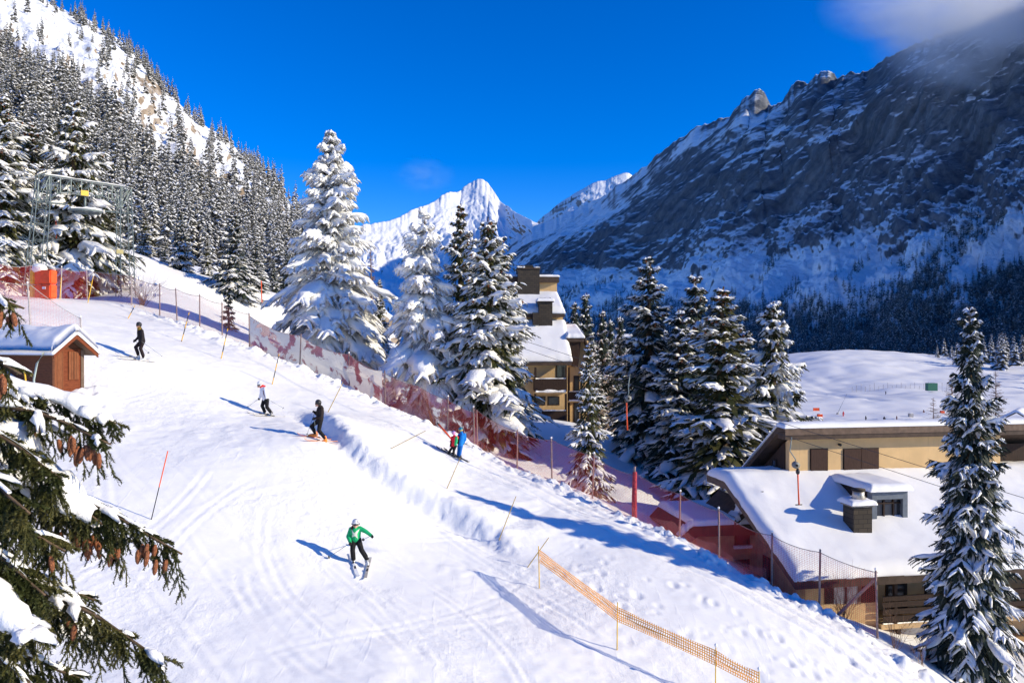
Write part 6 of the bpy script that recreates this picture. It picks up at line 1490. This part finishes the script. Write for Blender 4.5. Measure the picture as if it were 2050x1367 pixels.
# ------------------------------------------------------------------ near spruce bough tree at the left edge
def near_tree():
    rng = np.random.default_rng(123); TX, TY = -5.9, 6.6; g = gz(TX, TY)
    root = thing('near_spruce', 'close dark spruce with hanging brown cones and heavy snow, reaching in from the left edge', 'tree', (TX, TY, g))
    o0 = np.array([TX, TY, g])
    H = 17.; z = np.linspace(-.6, H, 12); r = .26*(1-np.clip(z/H, 0, 1)*.92); th = np.linspace(0, 2*np.pi, 12, endpoint=False)
    V = np.stack([r[:, None]*np.cos(th), r[:, None]*np.sin(th), np.repeat(z[:, None], 12, 1)], -1); idx = np.arange(144).reshape(12, 12)
    trunkV = V.reshape(-1, 3); trunkQ = np.stack([idx[:-1], np.roll(idx[:-1], -1, 1), np.roll(idx[1:], -1, 1), idx[1:]], -1).reshape(-1, 4)
    boughs = []   # tip (px,py,Y), root height offset above tip (m), snow, cones(px,py list end), fullness
    spec = [((48,640,6.4),.12,.5,.55),((42,775,6.0),.10,.6,.5),((232,872,7.0),.24,1.7,1.0),((222,915,6.7),.22,.7,.8),((205,1075,6.6),.75,2.6,.9),((365,1138,6.8),.50,.7,1.15),((240,1105,7.1),.45,.8,1.),
            ((190,1222,7.2),.30,.8,.9),((320,1352,6.2),.42,.9,1.2),((205,1305,6.6),.30,2.2,1.),((120,985,6.1),.40,.6,1.1),((130,1130,6.2),.35,.5,1.2),((95,880,6.9),.16,1.5,.9),((90,1220,5.9),.3,.6,1.2),((160,1380,6.9),.3,.7,1.2),
            ((60,1060,5.6),.3,.5,1.2),((70,1310,5.6),.28,2.0,1.1),((110,1440,6.0),.3,.5,1.2),((60,945,6.9),.32,1.2,1.),((20,1160,6.6),.3,.6,1.2)]
    # a few boughs on the far side and outside the picture, so the tree is whole
    for a in rng.uniform(1.3, 5.2, 26):
        zz = rng.uniform(3, 15); L = 2.9*(1-zz/19); spec.append(((TX+math.cos(a)*L, TY+math.sin(a)*L, g+zz), .3, .9, .45))
    fV, qV, sV, sQ, ns = [], [], [], [], 0; wood = MB(); tips = []
    for tip, rise, snow, full in spec:
        if tip[1] > 100: t = P(*tip); inframe = True
        else: t = np.array(tip); inframe = False
        d = t-np.array([TX, TY, 0]); d[2] = 0; L = np.linalg.norm(d); d /= L; a0 = np.array([TX, TY, t[2]+rise*L*.55]); S = 14; s = np.linspace(0, 1, S)
        B = a0[None]+(t-a0)[None]*s[:, None]; B[:, 2] += L*(.10*np.sin(s*np.pi*.9)-.06*np.sin(s*np.pi*2)*.6-.0*s); side = np.array([-d[1], d[0], 0]); B += side*(.10*L*np.sin(s*2.4+rng.uniform(0,6))*s*(1-s))[:, None]
        B[-3:, 2] += np.array([0,.0,.03])
        wood.tube(B-o0, list(.035*(1-s*.85)+.004), 5)
        # secondary twigs: side fans and hanging tassels
        n = int(150*full*L/2.6) if inframe else int(30*full)
        f = rng.uniform(.12, .99, n); ii = f*(S-1); i0 = ii.astype(int).clip(0, S-2); b = B[i0]*(1-(ii-i0)[:, None])+B[i0+1]*(ii-i0)[:, None]
        sg = np.where(rng.random(n) < .5, -1., 1.); hang = rng.random(n) < .55
        ang = rng.uniform(.45, 1.15, n)*sg; ca, sa = np.cos(ang), np.sin(ang)
        dirs = np.stack([d[0]*ca-d[1]*sa, d[0]*sa+d[1]*ca, -rng.uniform(.05, .35, n)], -1)
        dirs[hang] = np.stack([d[0]*.35+side[0]*sg*.35, d[1]*.35+side[1]*sg*.35, -np.ones(n)], -1)[hang]
        dirs = _unit(dirs); ln = np.where(hang, rng.uniform(.10, .36, n), rng.uniform(.16, .50, n)*(1.05-.6*f))*(.75+.3*full)
        u = np.linspace(0, 1, 5); Tw = b[:, None]+dirs[:, None]*(ln[:, None]*u)[..., None]; Tw[..., 2] -= (ln[:, None]*u**2*.25)+0
        # tertiary sprigs
        K = 5; allT = [Tw]
        for k in range(K):
            fk = .2+.75*k/K; c = Tw[:, 0]*(1-fk)+Tw[:, -1]*fk; sg2 = (-1)**k; sd2 = _unit(np.cross(dirs, np.array([0,0,1.])+rng.normal(0,.2,(n,3))))*sg2
            dd = _unit(dirs*.8+sd2*.7+np.array([0,0,-.25])); l3 = ln*rng.uniform(.28,.5,n)*(1.1-.6*fk)
            q = c[:, None]+dd[:, None]*(l3[:, None]*u)[..., None]; q[..., 2] -= l3[:, None]*u**2*.2; allT.append(q)
        A = np.concatenate(allT); la = np.linalg.norm(A[:, -1]-A[:, 0], axis=1); dirA = _unit(A[:, -1]-A[:, 0])
        # needles: bristles all round each sprig
        NB = 34 if inframe else 12; uk = np.linspace(.0, 1., NB); ik = (uk*4).astype(int).clip(0, 3); fr = (uk*4-ik)[None, :, None]; pk = A[:, ik]*(1-fr)+A[:, ik+1]*fr
        rnd = _unit(rng.normal(0, 1, pk.shape)); rad = _unit(rnd-dirA[:, None]*(rnd*dirA[:, None]).sum(-1, keepdims=True)); rad[..., 2] += .25
        nl = (.024 if inframe else .04)*rng.uniform(.8, 1.3, pk.shape[:2])[..., None]; ap = pk+_unit(rad*.85+dirA[:, None]*.75)*nl; w = _unit(np.cross(rad, dirA[:, None]))*(.0062 if inframe else .014)
        fV.append(np.stack([pk-w, pk+w, ap], 2).reshape(-1, 3))
        # thin stems of the sprigs
        w2 = _unit(np.cross(dirA, np.array([0,0,1.])+.001)); qV.append(np.stack([A[:, 0]-w2*.006, A[:, 0]+w2*.006, A[:, -1]+w2*.003, A[:, -1]-w2*.003], 1).reshape(-1, 3))
        qV.append(np.stack([A[:, 0]-[0,0,.006], A[:, 0]+[0,0,.006], A[:, -1]+[0,0,.003], A[:, -1]-[0,0,.003]], 1).reshape(-1, 3))
        # snow on the bough and on its flat twigs
        i1 = S-(2 if snow < 1.4 else 1); i0_ = 2
        if snow > 1.4: i1 = S-1
        m = 34; fs = np.linspace(i0_, i1, m)/(S-1); jj = fs*(S-1); j0 = jj.astype(int).clip(0, S-2); Q = B[j0]*(1-(jj-j0)[:, None])+B[j0+1]*(jj-j0)[:, None]
        if snow > 1.4: Q = Q-d*.05
        base = (.075 if snow > 1.4 else .05)*snow; env = np.sin(np.linspace(.25, 2.95, m))**.5
        lum = .40+1.25*vnoise(np.linspace(0, 9, m), np.full(m, len(sV)*1.7), 5)*(.7+.6*rng.random(m))
        if snow < 1.4: lum = np.where(vnoise(np.linspace(0, 9, m), np.full(m, len(sV)*2.3), 9) > .50, lum*.9, .08)
        Q[:, 2] += .03; v, q = pads(Q[None], side[None], (base*1.15*env*lum)[None], (base*(1.3 if snow > 1.4 else 1.0)*env*lum)[None], 10, .55)
        sV.append(v); sQ.append(q+ns); ns += len(v)
        pick = ~hang & (rng.random(n) < .38*min(1.6, snow))
        if pick.any():
            Q = Tw[pick].copy(); Q[..., 2] += .008; sd3 = _unit(np.cross(dirs[pick], np.array([0,0,1.]))); e3 = np.array([.6,1.,1.,.8,.3])[None]*np.exp(rng.normal(0,.35,(pick.sum(),5)))
            v, q = pads(Q, sd3, .030*e3*min(1.6, .6+.5*snow), .028*e3*min(1.6, .6+.5*snow), 6, .4); sV.append(v); sQ.append(q+ns); ns += len(v)
        tips.append(B)
    wood.add(trunkV, [tuple(q) for q in trunkQ]); wood.build('trunk', M['bark'], root, True)
    fV = np.concatenate(fV)-o0; qV = np.concatenate(qV)-o0
    sV = np.concatenate(sV)-o0; sQ = np.concatenate(sQ); nq = np.arange(len(qV)).reshape(-1, 4)+len(fV)
    link('crown', mesh_np('crown', np.concatenate([fV, qV, sV]), np.concatenate([nq, sQ+len(fV)+len(qV)]), np.arange(len(fV)).reshape(-1, 3), mats=[M['needle_near'], M['snow_near']],
        smooth=True, qm=np.r_[np.zeros(len(nq), int), np.ones(len(sQ), int)], tm=0), root)
    # cones
    zz = np.array([.01,-.03,-.2,-.5,-.8,-.96,-1.])*.135; rr = np.array([.004,.011,.0185,.021,.017,.008,.001]); n = 12
    V = []
    for a, (z_, r_) in enumerate(zip(zz, rr)):
        for k in range(n): t = 2*math.pi*k/n+a*.26; V.append((r_*math.cos(t), r_*math.sin(t), z_))
    idx = np.arange(7*n).reshape(7, n); me = mesh_np('cone', np.array(V), np.stack([idx[:-1], np.roll(idx[:-1],-1,1), np.roll(idx[1:],-1,1), idx[1:]], -1).reshape(-1,4), mats=[M['cone']], smooth=True)
    spots = [(5,600,6.4),(14,598,6.45),(20,604,6.4),(3,618,6.35),(15,622,6.4),(24,628,6.4),(12,640,6.3),(22,645,6.35),(6,755,6.0),(14,752,6.05),(20,757,6.0),(2,765,5.95),(10,768,6.0),(21,772,6.0),(14,780,5.95),(3,948,6.1),(10,950,6.15),(16,948,6.1),(8,962,6.1),
      (137,893,6.9),(151,890,6.9),(155,905,6.8),(161,893,6.85),(165,897,6.9),(171,892,6.85),(178,905,6.85),(183,910,6.8),(192,913,6.8),(186,902,6.9),(195,880,7),(200,883,7),(62,846,6.9),(90,848,6.9),
      (132,1045,6.6),(137,1050,6.6),(156,1044,6.65),(160,1055,6.6),(166,1058,6.6),(171,1063,6.6),(182,1075,6.6),(167,1105,6.8),(171,1112,6.8),(177,1118,6.75),(184,1115,6.8),(186,1108,6.85),(192,1105,6.8),(199,1108,6.8),(203,1112,6.8),(115,1125,6.9),
      (243,1155,6.8),(251,1162,6.8),(265,1150,6.85),(273,1160,6.8),(278,1166,6.8),(282,1152,6.85),(291,1160,6.8),(304,1148,6.85),(312,1153,6.8),(323,1158,6.8),(153,1215,7.2),(160,1213,7.2),(165,1222,7.2)]
    allB = np.concatenate([np.stack([np.interp(np.linspace(0, 13, 80), np.arange(14), B[:, k]) for k in range(3)], -1) for B in tips[:20]]); bpx, bpy = project(allB)
    for a, b, Y in spots:
        k = np.argmin((bpx-a)**2*3+(bpy-b+12)**2); pos = allB[k]+[rng.normal(0, .025), -.04-.08*rng.random(), -.04-rng.random()*.08]
        c = link('cone', me, root, pos-o0); c.rotation_euler = (rng.normal(0,.16), rng.normal(0,.16), rng.uniform(0,6)); c.scale = (1.05,1.05,rng.uniform(.85,1.12))
M['snow_near'] = m_snow('bough_snow', .5, 7., .35, 40., .05, .01)
near_tree()

# ------------------------------------------------------------------ shrubs, bare trees
def shrub(px, py, h, n, label, mat='twig', seed=0, Y=None, snow=False, spread=.6, r=.011, name='bare_shrub', cat='shrub', group=None, curl=.5):
    rng = np.random.default_rng(seed); g = gp(px, py) if Y is None else None
    if Y is not None: x = (px-CX)/F*Y; g = np.array([x, Y, gz(x, Y)])
    o = thing(name, label, cat, g, 0, group); m = MB()
    for k in range(n):
        a = rng.uniform(0, 6.28); L = h*rng.uniform(.55, 1.1); lean = rng.uniform(.1, spread)
        p = [np.array([rng.normal(0,.08*h*.5), rng.normal(0,.08*h*.5), -.1])]; d = np.array([math.cos(a)*lean, math.sin(a)*lean, 1.])
        for s in range(5): d = d+rng.normal(0, .14, 3)*curl+[0,0,-.03]; p.append(p[-1]+d/np.linalg.norm(d)*L/5)
        m.tube(p, [r*1.2,r,r*.85,r*.7,r*.5,r*.3], 4)
        for q in range(4):
            s = rng.integers(1, 5); b = p[s]; dd = d/np.linalg.norm(d)+rng.normal(0,.55,3); dd /= np.linalg.norm(dd); m.tube([b, b+dd*L*.2, b+dd*L*.36+[0,0,.03]], [r*.6,r*.45,r*.25], 3)
    m.build('branches', M[mat], o, True)
    if snow:
        geo = []; sn = MB()
        for k in range(14): a = rng.uniform(0,6.28); q = rng.uniform(0, spread*h*.7); sn.ball((math.cos(a)*q, math.sin(a)*q, h*rng.uniform(.3,.85)), (rng.uniform(.05,.14)*h*.5, rng.uniform(.05,.12)*h*.5, rng.uniform(.03,.07)*h), 7, 5)
        sn.build('snow_clumps', M['snow'], o, True)
    return o
shrub(287, 625, 2.4, 34, 'round leafless thicket behind the pink net beside the gantry', seed=1, Y=58.5, spread=1.0, snow=True)
shrub(868, 862, 2.6, 30, 'bare twiggy shrub behind the red net at the foot of the drooping white spruce', seed=2, Y=48.5, spread=.6)
shrub(1688, 1215, 2.1, 22, 'slender leafless shrub before the house wall, behind the net', seed=3, Y=31.2, spread=.5, r=.008)
shrub(1792, 1300, 1.5, 12, 'thin bare twigs at the snow edge below the balcony, left clump', seed=4, Y=28.6, spread=.5, r=.008)
shrub(1842, 1330, 1.2, 9, 'thin bare twigs at the snow edge, right clump beside the blue play seat', seed=5, Y=28.0, spread=.5, r=.007)
def larch(px, top, Y, label, seed, spread=.16):
    rng = np.random.default_rng(seed); x = (px-CX)/F*Y; g = gz(x, Y)-.3; H = (CY-top)/F*Y-g; o = thing('bare_larch', label, 'tree', (x, Y, g))
    MB().tube([(0,0,0),(.1,0,H*.5),(0,0,H)], [H*.016,H*.010,H*.002], 7).build('trunk', M['twig'], o, True)
    m = MB()
    for k in range(95):
        t = rng.uniform(.12,.97); a = rng.uniform(0,6.28); L = H*spread*(1.1-t)*rng.uniform(.7,1.25); c = np.array([0,0,H*t]); d = np.array([math.cos(a),math.sin(a),.12])
        p = [c, c+d*L*.5+[0,0,-.02*L], c+d*L+[0,0,.10*L]]; m.tube(p, [H*.0035,H*.0025,H*.001], 4)
        for q in range(5): b = p[0]*.5+p[2]*.5+d*L*rng.uniform(-.3,.4); e = np.array([math.cos(a+rng.normal(0,.9)),math.sin(a+rng.normal(0,.9)),rng.uniform(-.5,.2)]); m.tube([b,b+e*L*.3], [H*.0018,H*.0006], 3)
    m.build('crown', M['twig'], o, True)
larch(1993, 742, 225, 'bare brown larch at the right edge of the meadow, beside the far chalets', 1, .24)
larch(1905, 745, 245, 'smaller bare larch half hidden behind the tall foreground spruce', 2, .22)
larch(1868, 795, 230, 'low bare tree by the small huts at the meadow, left of the tall spruce', 3, .34)
larch(742, 498, 95, 'bare pinkish larch between the two snow-laden spruces', 4, .14)

# ------------------------------------------------------------------ meadow furniture
def far_ground(px, py): return ray_ground(px, py, mid_h, 130, 470)
a = far_ground(1706, 786); b = far_ground(1895, 784)
o = thing('slalom_net', 'row of thin pale poles with netting across the snowy meadow', 'net fence', a)
n = 22; m = MB(); pts = []
for k in range(n):
    p = a+(b-a)*k/(n-1); p[2] = gz(p[0], p[1]); pts.append(p-a); MB().tube([p-a-[0,0,.2], p-a+[0,0,2.6+.7*((k*7)%3)]], .08, 5).build('pole', M['post_grey'], o)
Q = np.array(pts); V = np.stack([Q, Q+[0,0,2.0]], 1); uv = np.stack([np.stack([np.linspace(0,40,n), np.zeros(n)],-1), np.stack([np.linspace(0,40,n), np.full(n,2.)],-1)], 1)
link('net', mesh_np('net', V.reshape(-1,3), grid_faces(n,2), mats=[m_net('thin_white_net', (.6,.55,.55), .3, .05)], uv=uv.reshape(-1,2)), o)
def meadow_box(px, py, w, h, mat, label, name, cat, Yr=None, post=False):
    g = far_ground(px, py); o = thing(name, label, cat, g)
    if post:
        for s in (-1, 1): MB().tube([(s*w/2,0,-.2),(s*w/2,0,h)], .06, 5).build('post', M['post_grey'], o)
        MB().box(-w/2,w/2,-.02,.02,h*.45,h).build('panel', M[mat], o)
    else:
        MB().box(-w/2,w/2,-w*.35,w*.35,-.1,h).build('body', M[mat], o, False, .08); MB().ball((0,0,h), (w*.45,w*.3,.15), 8, 5).build('snow_cap', M['snow'], o, True)
    return o
meadow_box(1634, 829, 2.2, 2.2, 'net_orange' if False else 'orange', 'small orange banner on two posts at the left of the meadow', 'banner', 'banner', post=True)
meadow_box(1641, 834, 1.6, .9, 'orange', 'bright orange crash cushion on the meadow below the banner', 'crash_cushion', 'crash pad')
meadow_box(1823, 838, 1.4, 1.7, 'curtain', 'small grey hut on the meadow beside a reddish skier', 'ticket_hut', 'hut')
meadow_box(1806, 838, 2.4, .5, 'fascia_top', 'low brown bench of planks left of the small grey hut', 'bench', 'bench')
meadow_box(1886, 832, 1.3, 1.7, 'orange', 'orange and brown kiosk half hidden behind the tall spruce', 'kiosk', 'hut')
g = far_ground(1675, 833); o = thing('snow_cannon', 'grey snow cannon with a slanting lance on the meadow', 'snow cannon', g)
MB().tube([(0,0,0),(1.2,0,3.0),(3.4,0,7.5)], [.07,.06,.04], 6).build('lance', M['metal'], o, True)
m = MB(); 
for s in (-1,1): m.tube([(s*.9,.3*s,-.1),(.3,0,1.2)], .06, 5)
m.tube([(-.4,.6,-.1),(.3,0,1.2)], .06, 5).build('stand', M['metal'], o); MB().ball((.3,0,1.0), (.45,.35,.35), 8, 6).build('fan', M['curtain'], o, True)

# red and blue play seat by the house
q = np.array(P(1893, 1336, 30.6)); q[2] = P(0, 1341, 30.6)[2]
o = thing('play_seat', 'red and blue plastic play seat on the snow beside the house wall', 'play equipment', q, .1)
MB().box(-.75,.62,-.25,.25,.12,.42).build('seat', M['red'], o, False, .05)
MB().box(-.1,.45,-.36,-.27,.25,.68).box(-.06,.02,-.36,-.27,0,.249).box(.13,.2,-.36,-.27,0,.249).box(.33,.41,-.36,-.27,0,.249).build('chair_back', M['blue'], o, False, .02)
MB().box(-1.15,-.78,-.3,.2,.0,.78).build('side_panel', plain('petrol_blue', (.02,.14,.26), .5), o, False, .05)

# ------------------------------------------------------------------ clouds
def cloud(name, c, rad, dens, label, sc=1.6, thr=.48, seed=0., rz=0, soft=.25):
    t = NT(name+'_vapour'); co = t.coord('Object'); r = t.n('ShaderNodeVectorMath', operation='LENGTH', i_0=co).outputs[1]
    off = t.n('ShaderNodeMapping', i_Vector=co); off.inputs['Location'].default_value = (seed, seed*.7, 0)
    n = t.noise(off.outputs[0], sc, 6, .6, .4)
    d = t.math('MULTIPLY', t.ramp(n, thr-.12, thr+soft), t.ramp(r, 1.0, .2))
    v = t.n('ShaderNodeVolumePrincipled', i_Color=(.995,.995,.995)); t.put(v, 'Density', t.math('MULTIPLY', d, dens)); v.inputs['Anisotropy'].default_value = .35
    t.t.links.new(v.outputs[0], t.out.inputs['Volume'])
    o = MB().ball((0,0,0), 1, 24, 16).build(name, t.m); o.location = [float(x) for x in c]; o.scale = rad; o.rotation_euler = (0, 0, rz); return tag(o, label, 'cloud', kind='stuff')
cloud('cloud', P(2055, 50, 1250), (270, 160, 130), .030, 'grey-white cloud bank hanging over the right mountain ridge', 2.2, .44, 1.3)
cloud('cloud', P(1900, 5, 1330), (230, 140, 78), .022, 'thin grey cloud edge in the upper right corner of the sky', 2.4, .44, 4.1)
cloud('cloud', P(850, 352, 3300), (150, 120, 85), .0022, 'faint wisp of cloud left of the central peak', 1.6, .46, 7.7)
cloud('cloud', P(1085, 505, 2300), (34, 30, 26), .010, 'small puff of vapour in the blue shade below the saddle', 1.6, .45, 9.2)

# ------------------------------------------------------------------ light, sky, camera
SUN_EL = math.radians(SUN_E); to_sun = Vector((math.sin(math.radians(SUN_AZ)), math.cos(math.radians(SUN_AZ)), 0))*math.cos(SUN_EL)+Vector((0, 0, math.sin(SUN_EL)))
w = bpy.data.worlds.new('World'); SC.world = w; w.use_nodes = True
nt = w.node_tree; nt.nodes.clear()
sky = nt.nodes.new('ShaderNodeTexSky'); sky.sky_type = 'NISHITA'; sky.sun_disc = False
sky.sun_elevation = SUN_EL; sky.sun_rotation = math.radians(SUN_AZ)
sky.altitude = 2200; sky.air_density = 1.0; sky.dust_density = 0.0; sky.ozone_density = SKY_OZ
hs = nt.nodes.new('ShaderNodeHueSaturation'); hs.inputs['Saturation'].default_value = SKY_SAT; hs.inputs['Hue'].default_value = SKY_HUE
bg = nt.nodes.new('ShaderNodeBackground'); bg.inputs[1].default_value = SKY_STR
wo = nt.nodes.new('ShaderNodeOutputWorld')
nt.links.new(sky.outputs[0], hs.inputs['Color']); nt.links.new(hs.outputs[0], bg.inputs[0]); nt.links.new(bg.outputs[0], wo.inputs[0])
sl = bpy.data.lights.new('sun', 'SUN'); sl.energy = SUN_STR; sl.angle = math.radians(.5); sl.color = (1, .89, .65)
so = link('sun', sl); so.rotation_euler = (-to_sun).to_track_quat('-Z', 'Y').to_euler()
cam = bpy.data.cameras.new('camera'); cam.lens = 28; cam.sensor_width = 36; cam.clip_end = 30000; cam.clip_start = .1
co = link('camera', cam); co.location = (0, 0, 0); co.rotation_euler = (math.radians(90), 0, 0)
SC.camera = co
SC.view_settings.view_transform = 'Standard'; SC.view_settings.look = 'None'; SC.view_settings.gamma = 1; SC.view_settings.exposure = EXPO
SC.render.engine = 'CYCLES'; cy = SC.cycles
cy.use_denoising = True; cy.max_bounces = 8; cy.diffuse_bounces = 5; cy.glossy_bounces = 2; cy.transmission_bounces = 2; cy.transparent_max_bounces = 16; cy.volume_bounces = 4
cy.use_adaptive_sampling = True; cy.adaptive_threshold = .02
